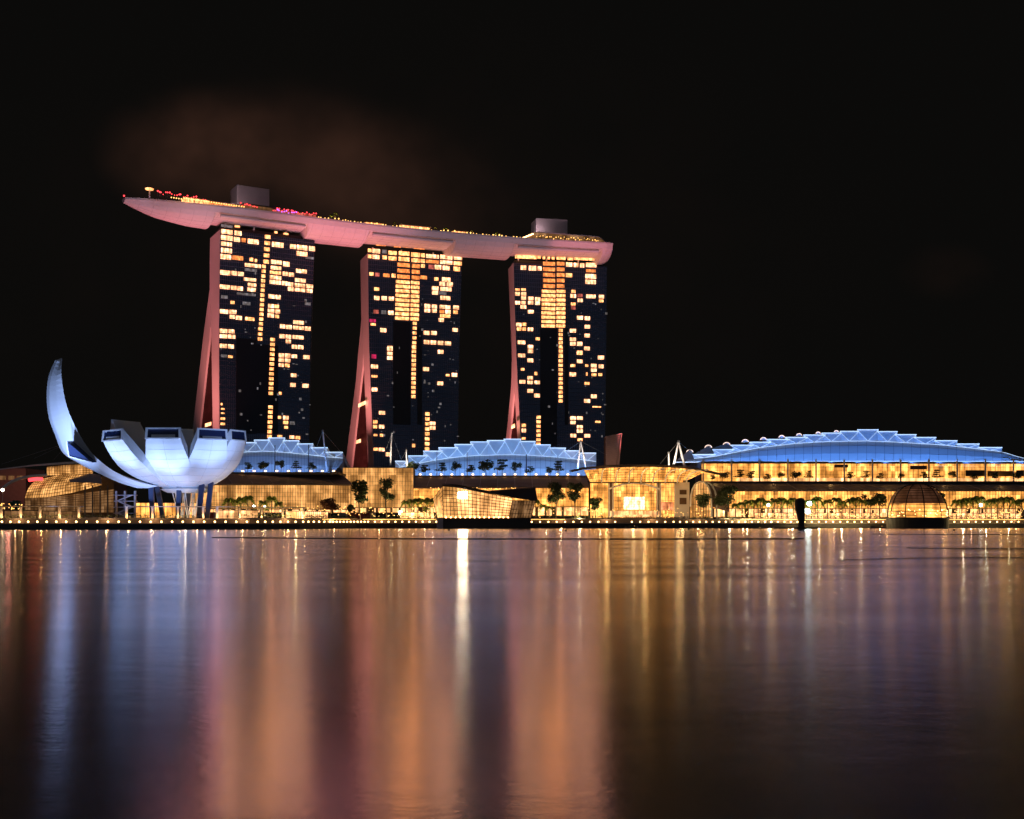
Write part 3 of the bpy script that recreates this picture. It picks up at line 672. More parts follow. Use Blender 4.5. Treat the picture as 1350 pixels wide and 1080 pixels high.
# ------------------------------------------------------------------ vegetation builders
def leaf_blob(mb, c, rad, n, size, rnd, sq=0.75):
    for _ in range(n):
        th = rnd.uniform(0, 2*math.pi); ph = math.acos(rnd.uniform(-1, 1)); r = rad*rnd.uniform(0.45, 1.05)
        p = Vector(c) + V(math.sin(ph)*math.cos(th)*r, math.sin(ph)*math.sin(th)*r, math.cos(ph)*r*sq)
        a = V(rnd.uniform(-1,1), rnd.uniform(-1,1), rnd.uniform(-.6,.6)).normalized()*size*rnd.uniform(.6, 1.3)
        b = a.cross(V(rnd.uniform(-1,1), rnd.uniform(-1,1), rnd.uniform(-1,1))).normalized()*size*rnd.uniform(.4, .8)
        mb.quad(p-a, p-b, p+a, p+b)
def make_tree(label, h, w_, seed, m='leaf', dense=1.0, layered=False, trunk_h=0.4, group=None, lobes=7, loc=(0,0,0), shape='round'):
    rnd = random.Random(seed); loc = Vector(loc)
    t = thing('broadleaf_tree', label, 'tree', loc, group)
    k = MB(); top = loc + V(rnd.uniform(-.04,.04)*h, 0, h*trunk_h)
    k.bar(loc, top, h*0.022, h*0.014, 6)
    cr = MB(); 
    for i in range(lobes):
        if layered:
            z = h*(trunk_h + (0.95-trunk_h)*((i//2)+0.5)/((lobes+1)//2)); rr = w_*0.5*(1 - 0.55*((i//2)/((lobes+1)//2)))
            c = loc + V(rnd.uniform(-.55,.55)*rr, rnd.uniform(-.5,.5)*rr, z); rad = rr*0.62; sq = 0.28
        else:
            a = 2*math.pi*i/lobes + rnd.uniform(-.4,.4); rr = w_*0.30*rnd.uniform(.4, 1.15)
            zf = rnd.uniform(0.12, 0.85); 
            if shape == 'tall': rr *= 0.75
            c = loc + V(math.cos(a)*rr, math.sin(a)*rr, h*(trunk_h + (1-trunk_h)*zf*0.95)); rad = w_*rnd.uniform(.17, .27); sq = 0.8
        k.bar(top - V(0,0,h*0.05*rnd.random()), c, h*0.010, h*0.004, 4)
        leaf_blob(cr, c, rad, int(60*dense), w_*0.045 + 0.12, rnd, sq)
    k.build('trunk', 'bark', t); cr.build('crown', m, t)
    return t
def make_palm(label, h, seed, group=None, loc=(0,0,0)):
    rnd = random.Random(seed); loc = Vector(loc); t = thing('palm_tree', label, 'palm tree', loc, group)
    k = MB(); pts = [loc + V(math.sin(i/5*0.8)*0.25*rnd.uniform(-1,1), 0, h*0.78*i/5) for i in range(6)]
    for a, b in zip(pts[:-1], pts[1:]): k.bar(a, b, h*0.020, h*0.016, 6)
    k.build('trunk', 'bark', t)
    fr = MB(); top = pts[-1]
    for i in range(20):
        a = 2*math.pi*i/20*2.4 + rnd.uniform(-.2,.2); L_ = h*rnd.uniform(.20, .30); up = rnd.uniform(-0.1, 1.5); d = V(math.cos(a), math.sin(a), 0); s = V(-d.y, d.x, 0)
        prev = top
        for j in range(1, 7):
            u = j/6; p = top + d*(L_*u*(1.1-.25*up)) + V(0,0, L_*(up*u - 1.3*u*u))
            for q_ in (0.25, 0.75):
                c = prev.lerp(p, q_); lw = h*0.10*(1-0.45*u)
                for sg in (-1, 1): fr.tri(c - d*0.02*h, c + d*0.03*h, c + s*sg*lw*rnd.uniform(.6, 1) + d*lw*rnd.uniform(.1, .7) - V(0,0,lw*rnd.uniform(.5, 1.1)))
            prev = p
    fr.build('crown', 'palm', t)
    return t

# ------------------------------------------------------------------ lotus shaped museum
def museum():
    YC = 497.0; C = V((246-675)/F*YC, YC, 0); zb = CZ + (HZ-645)/F*YC - 0.6
    root = thing('lotus_museum', 'white lotus shaped museum glowing blue white on the left waterfront', 'museum', (C.x, C.y, GZ2))
    def petal(az, RR, th_max, wtop, thick, half=19.5, zs=1.0, win=True, label=None):
        az = R(az); d = V(math.cos(az), math.sin(az), 0); s = V(-d.y, d.x, 0); rings = []; n = 16
        for i in range(n+1):
            th = R(3 + (th_max-3)*i/n); r = RR*math.sin(th); z = zb + RR*(1-math.cos(th))*zs
            nrm = d*(-math.sin(th)) + V(0,0,math.cos(th))
            wcont = r*math.tan(R(half)); 
            wd = min(wcont, wtop + (1 - i/n)*7.0) if win else min(wcont, wtop*(1.05-i/n) + 0.6)
            tk = thick*(0.25 + 0.75*i/n)
            o = C + d*r + V(0,0,z)
            bl_ = 0.05*wd     # slight bulge of the outer skin
            ext = V(0,0,1)*(4.3*max(0, i-n+3)/3) if win else V(0,0,0)
            if win: tk = tk*(1 - 0.93*max(0, i-n+3)/3)
            rings.append([o - s*wd, o - s*wd*0.5 - nrm*bl_, o - nrm*bl_*1.3, o + s*wd*0.5 - nrm*bl_, o + s*wd, o + nrm*tk + ext + s*wd*0.97, o + nrm*tk + ext - s*wd*0.97])
        mb = MB(); mb.loft(rings); p = mb.build('petal', 'shell', root, label=label)
        if 200 < math.degrees(az) < 340:
            sm = MB()
            for i in range(4, n, 2): sm.line([q_ - V(-d.x*.03, -d.y*.03, 0.03) for q_ in rings[i][:5]], 0.035, 3)
            sm.line([q_[2] - V(0, 0, .02) for q_ in rings[4:]], 0.035, 3); sm.build('panel_seam', 'greyroof', p)
        if win:
            r8 = rings[-1]; th = R(th_max)
            a, b, c, e_ = r8[0], r8[4], r8[5], r8[6]
            tn = (b-a).cross(e_-a).normalized(); tn = tn if tn.dot(d) > 0 else -tn     # outward along the petal
            up = (e_ - a)*0.0
            # frame stands on the cut end: a shallow hood with dark glass set back in it
            fw = MB(); ins = 0.12
            def lerp2(u, v_): return a.lerp(b, u).lerp(e_.lerp(c, u), v_)
            o1 = tn*0.55
            for (u0, u1, v0, v1) in ((-.02, 1.02, -.03, .09), (-.02, 1.02, .88, 1.02), (-.02, .045, .09, .88), (.955, 1.02, .09, .88)):
                q_ = [lerp2(u0, v0), lerp2(u1, v0), lerp2(u1, v1), lerp2(u0, v1)]
                fw.hexa([x_ - tn*0.02 for x_ in q_] + [x_ + o1 for x_ in q_])
            f_ = fw.build('window_frame', 'shell', p)
            g = [lerp2(.04, .085), lerp2(.96, .085), lerp2(.96, .885), lerp2(.04, .885)]
            MB().hexa([x_ + tn*0.05 for x_ in g] + [x_ + tn*0.2 for x_ in g]).build('window', 'navy', p)
        return p
    petal(228, 40.0, 60, 8.0, 4.6, half=22)
    petal(268, 32.0, 69, 7.2, 5.0, half=21)
    petal(306, 32.0, 69, 6.4, 4.8, half=18)
    petal(331, 31.5, 70, 4.6, 4.8, half=14)
    petal(357, 25.0, 79, 4.6, 4.0, half=16)
    petal(35, 24.0, 80, 5.0, 4.0)
    petal(75, 25.0, 82, 6.0, 4.5)
    petal(112, 30.0, 80, 6.0, 4.5)
    petal(150, 40.0, 72, 8.0, 4.5)
    # tall crescent petal on the left
    st = [((75.8, 475.5), (82, 473.2), 509, 508), ((67.5, 496), (80.8, 492), 508, 503), ((65.0, 523), (84, 518), 506, 500), ((68.0, 550), (90, 541), 504, 497), ((76.5, 573), (102, 568), 502, 494),
          ((87, 597), (118.5, 594), 500, 490), ((108, 611), (134, 609.5), 497, 487), ((131, 624), (155, 624), 494, 486), ((156, 636), (184, 636), 490, 486), ((186, 645), (214, 642), 488, 487)]
    fine = []
    for i in range(len(st)-1):
        for k in range(4):
            t = k/4
            def cr(f_):
                p0, p1, p2, p3 = [f_(st[min(len(st)-1, max(0, j))]) for j in (i-1, i, i+1, i+2)]
                return 0.5*((2*p1) + (-p0+p2)*t + (2*p0-5*p1+4*p2-p3)*t*t + (-p0+3*p1-3*p2+p3)*t**3)
            fine.append((cr(lambda q: q[0][0]), cr(lambda q: q[0][1]), cr(lambda q: q[1][0]), cr(lambda q: q[1][1]), cr(lambda q: q[2]), cr(lambda q: q[3])))
    rings = []
    for i, (lx, ly, rx, ry, Yl, Yr) in enumerate(fine):
        t = i/len(fine); a = P(lx, ly, Yl); b = P(rx, ry, Yr); th = 1.5 + 4.0*min(1, t*2.0)*(1 if t < .7 else max(.3, (1-t)/.3))
        m_ = (a+b)/2 + V(0.3, -0.8*min(1, t*4), -0.5)
        kk = max(0, min(1, (1.0-t)/0.3))
        rings.append([a, m_, b, b + V(0.6 - 0.85*th*kk, th, 0.6), a + V(-0.9 - 0.5*th*kk, th, 0.4)])
    pet = MB().loft(rings).build('petal', 'shell', root, label='tallest crescent petal curling up on the left')
    # triangular side window of the tall petal
    tri = [P(88, 582, 489), P(121, 610, 484), P(91, 602, 489)]
    MB().loft([tri, [q_ + V(0.5, 6, 0.5) for q_ in tri]]).build('side_window', 'column', pet)
    fr = MB(); fr.line([P(88, 582, 488.7), P(91, 602, 488.7), P(121, 610, 483.7)], 0.35, 5); fr.build('window_frame', 'shell', pet)
    # bowl collar under the petals
    MB().lathe(C + V(0,0,0), [(8, zb-1.0), (11, zb+0.4), (9, zb+1.6), (3, zb+2)], 28).build('collar', 'shell', root)
    # raking columns
    for x0, y0, x1, y1, dY in ((198.5, 636, 201, 668, -9), (237.5, 636, 234.5, 668, -9), (268, 634, 262, 668, -8), (280, 632, 273, 670, -6), (205, 640, 215, 668, 8), (250, 640, 246, 668, 9)):
        a = P(x0, y0, YC+dY); b = P(x1, y1, YC+dY); b.z = GZ2
        MB().hexa([b+V(-.95,-.6,0), b+V(.95,-.6,0), b+V(.95,.6,0), b+V(-.95,.6,0), a+V(-1.05,-.8,4), a+V(1.05,-.8,4), a+V(1.05,.8,4), a+V(-1.05,.8,4)]).build('column', 'column', root)
    lat = MB(); k_ = 9
    for i in range(k_):
        a0, a1 = 2*math.pi*i/k_, 2*math.pi*(i+1)/k_
        up = lambda a: C + V(math.cos(a)*6, math.sin(a)*6, zb-0.5); dn = lambda a: C + V(math.cos(a)*3.4, math.sin(a)*3.4, GZ2)
        lat.bar(up(a0), dn((a0+a1)/2), 0.22); lat.bar(up(a1), dn((a0+a1)/2), 0.22)
    lat.build('diagrid_support', 'white', root)
    # entrance stair tower on the left
    st_ = MB(); a = P(158, 668, 492)
    for k in range(4):
        z = GZ2 + 2.6*k
        st_.box(V(a.x+2.5, 492, z+2.4), (9.5, 3, 0.28))
        st_.hexa([V(a.x-1+ (0 if k%2 else 6), 490.4, z), V(a.x+0.2+(0 if k%2 else 6), 490.4, z), V(a.x+.2+(0 if k%2 else 6), 491.2, z), V(a.x-1+(0 if k%2 else 6), 491.2, z),
                  V(a.x-1+(6 if k%2 else 0), 490.4, z+2.4), V(a.x+.2+(6 if k%2 else 0), 490.4, z+2.4), V(a.x+.2+(6 if k%2 else 0), 491.2, z+2.4), V(a.x-1+(6 if k%2 else 0), 491.2, z+2.4)])
    for dx in (-1.5, 2.2, 6.6): st_.box(V(a.x+dx, 492, GZ2+6), (0.7, 0.9, 12))
    st_.build('stair', 'greyroof', root)
    point('museum_entrance_light', (C.x, C.y-3, GZ2+4), 1600, (1.0, 0.75, 0.5), 0.5)
museum()
K['rimglow'] = mat('pale_rim_glow', (.8,.7,.6), em=(1.0, .72, .6), es=1.3)
# ------------------------------------------------------------------ convention halls with stepped, blue lit roofs
def hall(label, steps, lower, xa, xb, ybase, Y0, depth, tails=None, knobs=(), cutr=None):
    c = P((xa+xb)/2, ybase, Y0); root = thing('convention_hall', label, 'convention hall', c, 'halls with blue stepped roofs')
    # main skin from the eaves up to the fold line
    n = 40; rings = []
    for i in range(n+1):
        x = xa + (xb-xa)*i/n; yl = interp(lower, x); yl = min(yl, ybase - 0.8)
        xb_ = x
        if cutr and x > cutr: xb_ = cutr + (x-cutr)*0.25
        a = P(xb_, ybase, Y0); b = P(x, yl, Y0+9)
        m1 = P(x*0.6+xb_*0.4, ybase + (yl-ybase)*0.42, Y0+1.5); m2 = P(x, ybase + (yl-ybase)*0.78, Y0+5)
        top = b + V(0, 3, 0.1); bk = V(b.x*1.04, Y0+depth, max(c.z+0.3, b.z-14)); bb = V(a.x*1.04, Y0+depth, c.z)
        rings.append([a, m1, m2, b, top, bk, bb])
    sk_ = MB().loft(rings).build('roof_skin', 'fabric', root)
    sm = MB()
    for r_ in rings[1:-1]: sm.line([q_ - V(0, .06, -.03) for q_ in r_[:4]], 0.06, 3)
    for k in (1, 2): sm.line([r_[k] - V(0, .06, -.03) for r_ in rings], 0.05, 3)
    sm.build('roof_seam', 'column', sk_)
    ln = MB(); ln.line([P(x, min(interp(lower, x), ybase-0.8), Y0+8.6) + V(0,0,0.1) for x in [xa + (xb-xa)*i/36 for i in range(37)]], 0.10, 4)
    ln.build('fold_led_line', 'led', root)
    for i, (x0, x1, y) in enumerate(steps):
        xm = (x0+x1)/2; y0, ym, y1 = (min(interp(lower, q), ybase-0.8) for q in (x0, xm, x1))
        A, B = P(x0, y, Y0+9.5), P(x1, y, Y0+9.5); LA, LM, LB = P(x0, max(y0, y+0.3), Y0+10.5), P(xm, max(ym, y+.4), Y0+8.4), P(x1, max(y1, y+.3), Y0+10.5)
        bk = V(0, depth*0.7, -10)
        mb = MB()
        mb.tri(A, LM, B).tri(A, LA, LM).tri(B, LM, LB)
        mb.quad(A, B, B+bk, A+bk); mb.quad(A, A+bk, LA+bk*0.9, LA); mb.quad(B, LB, LB+bk*0.9, B+bk)
        p = mb.build('roof_panel', 'fabric2', root)
        l = MB(); l.box((A+B)/2 - V(0,0.3,0), ((B-A).length, 0.35, 0.30))
        l.line([A - V(0,.3,.2), LM - V(0,.25,0), B - V(0,.3,.2)], 0.07, 4)
        l.build('led_strip', 'led', p)
    for x, y, r in knobs:
        q = P(x, y, Y0+9); mb = MB()
        mb.loft([[q + V(math.cos(t)*r*s_, 0.5*k_, math.sin(t)*r*0.75*s_) for t in [math.pi*j/8 for j in range(9)]] for k_, s_ in ((-2, 1.0), (4, 0.9), (14, 0.6))])
        nz_ = mb.build('roof_nozzle', 'white', root)
        MB().line([q + V(math.cos(t)*r, -1.1, math.sin(t)*r*.75) for t in [math.pi*j/8 for j in range(9)]], .22, 4).build('rim_glow', 'rimglow', nz_)  # glowing arc added in place of light on the nozzle face
    return root, c
low_mid = [(521, 618), (545, 612.5), (573, 607), (600, 603), (625, 601), (670, 599.5), (700, 600.5), (735, 603), (760, 605.5), (790, 609)]
st_mid = [(521,536,608),(538,564,601),(558,584,594.7),(578,604,590.3),(599,624,586),(620,645,582.6),(642,666,580.8),(664,687,579),(686,706,582),(705,726,586.5),(725,746,590.7),(744,764,594.3),(763,786,597.3)]
hall('middle hall with bright blue stepped roof in front of the two right towers', st_mid, low_mid, 519, 786, 629, 655, 60)
low_l = [(290, 601), (325, 596), (350, 595), (380, 597), (410, 600), (430, 602.5), (452, 604)]
st_l = [(300,318,586),(314,338,583.5),(335,356,580.2),(353.5,376,577.4),(373,394.5,581),(392,413,585.2),(410.5,432,590.2),(430,452,596.2)]
hall('left hall with pale blue stepped roof beside the lotus museum', st_l, low_l, 296, 452, 624, 610, 60, cutr=434)
low_r = [(900, 606), (940, 602.5), (957, 599), (1000, 590.5), (1048, 585), (1085, 582.5), (1140, 581.5), (1180, 583), (1245, 587), (1290, 592), (1320, 595.5), (1350, 605), (1380, 607)]
st_r = [(913,943,599.3),(939,968,592.6),(963,993,587),(988,1016,583),(1011,1041,579.3),(1035,1065,576.6),(1059,1088,573.5),(1083,1109,571),(1107,1132,568.7),(1130,1158,566.6),(1157,1183,569),(1180,1208,573),(1205,1234,576.7),(1232,1262,581),(1261,1291,585.3),(1289,1321,590)]
kn = [(909, 596.5, 1.9), (933.5, 590.5, 2.0), (957.5, 587, 2.0), (982, 583, 1.9), (1006, 580, 1.7), (1030, 577, 1.6), (1053, 574.5, 1.5), (1078, 572, 1.3), (1102, 570, 1.2)]
hr, hc = hall('largest hall on the right with long deep blue arched roof', st_r, low_r, 905, 1380, 609, 660, 80, knobs=kn)
l = MB(); l.line([P(888, 609.5, 658), P(1120, 608.3, 658), P(1380, 608.6, 658)], 0.2, 4); l.build('eaves_led_line', 'led', hr)
# dark fan shaped sails at the left end of the big roof
for k, (x0, y0, x1, y1, x2, y2) in enumerate([(910, 592, 916, 607, 892, 607), (934, 588, 942, 597, 918, 597), (958, 585, 967, 590.5, 940, 590.8)]):
    t_ = [P(x0, y0, 664), P(x1, y1, 664), P(x2, y2, 664)]
    MB().loft([t_, [q_ + V(0, 22, -2) for q_ in t_]]).build('end_sail', 'darkroof', hr)
# blue floodlights standing on the terraces in front of the roofs
for i in range(7):
    x = 545 + 36*i; spot('roof_floodlight', P(x, 624, 636), P(x+4, 602, 664), 1.25e4, BLUE, 140, 1.0, 0.4)
for i in range(4):
    x = 315 + 36*i; spot('roof_floodlight', P(x, 621.5, 592), P(x, 596, 622), 0.85e4, (0.18, 0.40, 1.0), 140, 1.0, 0.4)
for i in range(13):
    x = 915 + 36*i; spot('roof_floodlight', P(x, 606.5, 641), P(x, 590, 672), 1.3e4 if i < 3 else 1.15e4, (0.085, 0.30, 1.0) if i > 1 else (0.2, 0.42, 1.0), 140, 1.0, 0.4)

# ------------------------------------------------------------------ mall blocks
def block(label, x0, x1, ytop, ybot, Ya, Yb, depth, nx, ny, m, name='shopping_mall_block', cat='mall building', shop=None, roof=None, mr=0.10, group='waterfront mall'):
    a, b = P(x0, ytop, Ya), P(x1, ytop, Yb); z1 = (a.z+b.z)/2; z0 = max(GZ2, CZ + (HZ-ybot)/F*(Ya+Yb)/2)
    A, B = V(a.x, a.y, 0), V(b.x, b.y, 0); d = (B-A).normalized(); n_ = V(-d.y, d.x, 0); L_ = (B-A).length
    root = thing(name, label, cat, (A.x, A.y, z0), group)
    MB().slab(A + n_*0.6, B + n_*0.6, depth, z0, z1+0.2).build('body', 'darkroof', root)
    g = MB(); g.slab(A, B, 0.5, z0+0.02, z1).build('glazing', m, root)
    u = MB()
    for i in range(nx+1): q = A + d*(L_*i/nx); u.box(V(q.x, q.y, (z0+z1)/2) - n_*0.12, (mr*1.3, 0.24, z1-z0), (d, n_))
    for j in range(ny+1): q = (A+B)/2; u.box(V(q.x, q.y, z0+(z1-z0)*j/ny) - n_*0.15, (L_, 0.2, mr), (d, n_))
    u.build('mullion', 'bmull', root)
    if shop:
        zs_ = CZ + (HZ-shop)/F*(Ya+Yb)/2
        s_ = MB(); s_.slab(A - n_*0.5 + d*0.2, B - n_*0.5 - d*0.2, 0.3, z0+0.3, zs_); sh = s_.build('shopfront', 'glow3', root)
        v_ = MB(); rr = random.Random(int(x0)); t = 0.0
        while t < L_:
            q = A + d*t - n_*0.62; v_.box(V(q.x, q.y, (z0+zs_)/2), (rr.choice((.3, .3, 1.2, 2.2)), 0.16, zs_-z0), (d, n_)); t += rr.uniform(2.0, 5.0)
        q = (A+B)/2 - n_*1.2; v_.box(V(q.x, q.y, zs_+0.2), (L_, 2.6, 0.35), (d, n_))
        v_.build('shop_pier', 'bmull', root)
    if roof:                                             # (y of front edge, y of back edge, forward reach, back reach)
        yf, yb, fw, bw = roof
        pf0, pf1 = A - n_*fw, B - n_*fw; pb0, pb1 = A + n_*bw, B + n_*bw
        z = lambda p, y: CZ + (HZ-y)/F*p.y
        pts = [V(pf0.x, pf0.y, z(pf0, yf)), V(pf1.x, pf1.y, z(pf1, yf)), V(pb1.x, pb1.y, z(pb1, yb)), V(pb0.x, pb0.y, z(pb0, yb))]
        rf = MB().hexa([p - V(0,0,0.7) for p in pts] + pts).build('roof', 'roofbrown', root)
        rb = MB(); k = max(3, int(L_/9))
        for i in range(k+1): rb.bar(pts[0].lerp(pts[1], i/k) + V(0,0,.12), pts[3].lerp(pts[2], i/k) + V(0,0,.12), 0.16, n=4)
        for j in range(1, 7): rb.bar(pts[0].lerp(pts[3], j/7) + V(0,0,.06), pts[1].lerp(pts[2], j/7) + V(0,0,.06), 0.07, n=4)
        rb.build('roof_rib', 'mauve', rf)
    return root, A, B, d, n_, z0, z1
block('long amber glass mall front behind the lotus museum with brown roof', 250, 462, 639, 676, 545, 575, 30, 62, 7, 'glow', shop=672, roof=(638, 624.5, 3, 20))
block('tall amber glass mall front between the left hall and middle hall', 452, 545, 617, 676, 600, 602, 26, 26, 10, 'glow', shop=670)
block('amber mall front behind palms left of the crystal pavilion', 540, 702, 642, 676, 606, 606, 26, 40, 6, 'glow2', shop=669, roof=(642.5, 629.3, 3, 24))
block('amber mall front behind tall trees right of the crystal pavilion', 702, 776, 642, 680, 607, 607, 26, 20, 6, 'glow2', shop=669, roof=(642, 629.5, 3, 24))
block('long lit mall front at right behind the palm rows', 940, 1400, 646.5, 682, 612, 618, 26, 120, 7, 'glow2', shop=671, roof=(646.3, 635.3, 3, 26))
# upper level under the big right roof
r_, A, B, d, n_, z0, z1 = block('upper amber gallery under the deep blue roof on the right', 925, 1400, 611.5, 635.5, 642, 646, 20, 70, 5, 'glow2', name='gallery', cat='gallery', group=None)
for i in range(14):
    x = 927 + 37.2*i; a = P(x, 635, 640); b = P(x, 605.5, 640)
    MB().box((a+b)/2, (0.75, 0.75, (b-a).length)).build('pier', 'white', r_)
MB().slab(A - n_*1.0, B - n_*1.0, 14, z1+0.05, z1+1.2).build('cornice', 'darkroof', r_)
for x in (945, 1020, 1095, 1170, 1245, 1320): point('pier_fill_light', P(x, 631, 637), 700, AMB, .4)  # fill lights added to brighten the pier fronts
fr_ = MB(); fr_.slab(A + d*20 - n_*0.35, B - n_*0.35, 0.2, z0+0.3, z0+2.2); fr_.build('shopfront', 'glow3', r_)
for x0, x1, y0, y1 in ((1273, 1298, 620, 628), (1302, 1335, 621, 628), (1340, 1350, 620, 628), (1200, 1222, 614, 619), (1100, 1118, 612.5, 616.5)):
    a, b = P(x0, y1, 641.2), P(x1, y0, 641.2); MB().box((a+b)/2, (b.x-a.x, 0.3, b.z-a.z)).build('dark_panel', 'bmull', r_)

# flat roof terraces that carry the halls' trees
def deckslab(name, label, x0, x1, y, Ya, depth):
    a, b = P(x0, y, Ya), P(x1, y, Ya)
    o = MB().slab(V(a.x, a.y, 0), V(b.x, b.y, 0), depth, a.z-1.2, a.z).build(name, 'darkroof')
    fasten(o, (a.x, a.y, a.z-1.2)); tag(o, label, 'roof terrace', 'roof terraces'); return a.z
zt_l = deckslab('roof_terrace', 'dark terrace ledge with lamps below the left blue hall', 300, 446, 622.5, 573, 34)
zt_m = deckslab('roof_terrace', 'dark terrace ledge with lamps below the middle blue hall', 530, 776, 627, 631, 22)
zt_r = deckslab('roof_terrace', 'dark planted ledge in front of the right gallery', 920, 1395, 634.5, 634, 7)
q = P(540, 627, 630); q.z = zt_m
tl = thing('terrace_lamp', 'small warm lamp on the terrace ledge below the middle hall', 'lamp', q, 'lamps on the middle terrace ledge')
MB().bar(q, q+V(0,0,0.25), 0.2, n=5).build('post', 'steel', tl); MB().ball(q+V(0,0,0.55), 0.62, 5, 0.5).build('globe', 'bulb', tl)
for i in range(1, 17): copy_tree(tl, V(P(540+13.9*i, 627, 630).x, 630, zt_m))
for i in range(9): copy_tree(tl, V(P(320+15*i, 622, 573).x, 573, zt_l), 'small warm lamp on the terrace ledge below the left hall', group='lamps on the left terrace ledge')

# ------------------------------------------------------------------ far left mall: curved canopies and swooping glass
def left_mall():
    root = thing('glass_arcade', 'curved amber glass arcade with thin white canopy behind the museum, far left', 'mall building', P(60, 676, 560), 'waterfront mall')
    def sheet(name, m, top, bot, th=0.4, nu=28, mul=True, sag=3.0):
        g = []; n_v = 8
        for i in range(nu+1):
            u = i/nu; k = u*(len(top)-1); j = min(len(top)-2, int(k)); f_ = k-j
            t0 = Vector(top[j]).lerp(Vector(top[j+1]), f_); b0 = Vector(bot[j]).lerp(Vector(bot[j+1]), f_)
            g.append([t0.lerp(b0, v_/n_v) + V(0, -sag*math.sin(math.pi*v_/n_v), 0.8*math.sin(math.pi*v_/n_v)) for v_ in range(n_v+1)])
        p = MB().loft([r_ + [q_ + V(0, th, 0) for q_ in reversed(r_)] for r_ in g]).build(name, m, root)
        if mul:
            u_m = MB()
            for r_ in g: u_m.line([q_ - V(0, .25, 0) for q_ in r_], 0.11, 4)
            for v_ in range(n_v+1): u_m.line([r_[v_] - V(0, .25, 0) for r_ in g], 0.11, 4)
            u_m.build('mullion', 'bmull', p)
        return p
    sheet('glazing', 'glow', [P(62, 615.5, 572), P(90, 613, 572), P(122, 612, 572)], [P(62, 627, 570), P(90, 627, 570), P(122, 629, 570)], sag=0.3, nu=16)
    sheet('curved_glazing', 'glow', [P(48, 633, 566), P(75, 627, 566), (P(100, 625, 566)), P(134, 630, 566)], [P(33, 657, 556), P(62, 656, 552), P(96, 650, 552), P(134, 640, 553)], sag=2.0)
    sheet('side_wall', 'dimglow', [P(33, 657, 557), P(62, 656, 557), P(150, 645, 557)], [P(33, 676, 557), P(62, 676, 557), P(150, 676, 557)], sag=0.0, nu=14)
    sheet('roof_sail', 'greyroof', [P(92, 633, 560), P(118, 624, 560), P(132, 626, 560)], [P(92, 636, 552), P(118, 636.5, 550), P(134, 638, 550)], mul=False, sag=0.5)
    c = MB(); c.loft([[P(x, y, Y), P(x, y-th, Y), P(x+4, y-th-1.0, Y+14), P(x+4, y-1.0, Y+14)] for x, y, th, Y in ((-60, 628, .6, 560), (0, 619.5, .9, 560), (40, 615, 1.6, 560), (80, 612.3, 2.2, 560), (112, 610.5, 1.8, 560), (124, 611.5, .5, 560))])
    c.build('canopy', 'white', root)
    arc = MB(); arc.line([P(x, y, 557) for x, y in ((2, 646), (8, 640), (16, 635), (26, 631), (40, 628), (62, 626.5))], 0.75, 6); arc.build('arch_rib', 'white', root)
    rd = MB(); rd.line([P(x, y, 559) for x, y in ((38, 633), (48, 631.5), (56, 632))], 0.9, 5); rd.build('red_banner', 'red', root)
    body = MB(); body.slab(P(36, 0, 575).xy, P(150, 0, 575).xy, 20, GZ2, P(0, 628, 575).z); body.build('body', 'darkroof', root)
    for x in (112, 122, 132, 142):
        MB().bar(P(x, 640, 551), V(P(x, 0, 551).x, 551, GZ2), 0.35, n=6).build('pillar', 'concrete', root)
    # cable stays
    cb_ = MB(); cb_.bar(P(45, 604.5, 575), P(92, 583, 585), 0.06, n=3); cb_.bar(P(2, 612, 575), P(92, 583, 585), 0.06, n=3); cb_.bar(P(70, 607, 575), P(92, 583, 585), 0.06, n=3)
    cb_.build('cable', 'mauve', root)
left_mall()
o = MB(); a = P(-60, 617.5, 620); b = P(34, 617.5, 620); o.slab(a.xy, b.xy, 25, GZ2, a.z)
t_ = thing('office_block', 'low dark red building at the far left edge', 'building', (a.x, a.y, GZ2)); o.build('body', 'terracotta', t_)
u_ = MB()
for i in range(7): u_.box(P(-40+i*11, 630, 619.7), (3, 0.4, 2.2))
u_.build('window', 'dimglow', t_)
point('red_wash', P(10, 640, 600), 2500, (1, .35, .25), 1)

# wedge shaped terracotta tower right of the hotel
tt = [P(798.5, 616, 700), P(812, 616, 700), P(819.5, 571.5, 700), P(798.5, 575.5, 700)]
t_ = thing('wedge_tower', 'reddish brick wedge tower right of the right hotel tower', 'building', V(tt[0].x, 700, GZ2))
bt = [V(q_.x, 700, GZ2) for q_ in tt[:2]]
MB().hexa([bt[0], bt[1], bt[1]+V(0,14,0), bt[0]+V(0,14,0), tt[3], tt[2], tt[2]+V(0,14,0), tt[3]+V(0,14,0)]).build('wall', 'terracotta', t_)
s_ = MB(); s_.line([tt[1]+V(0,-.3,0), tt[2]+V(0,-.3,0), tt[3]+V(0,-.3,0)], 0.3, 4)
for k in range(1, 16):
    f_ = k/16; s_.bar(tt[0].lerp(tt[3], f_)-V(0,.1,0), tt[1].lerp(tt[2], f_)-V(0,.1,0), 0.08, n=3)
s_.build('trim', 'roofbrown', t_)
spot('wedge_floodlight', P(806, 618, 680), P(808, 590, 702), 0.6e4, (1, .65, .45), 110, 1, .5)

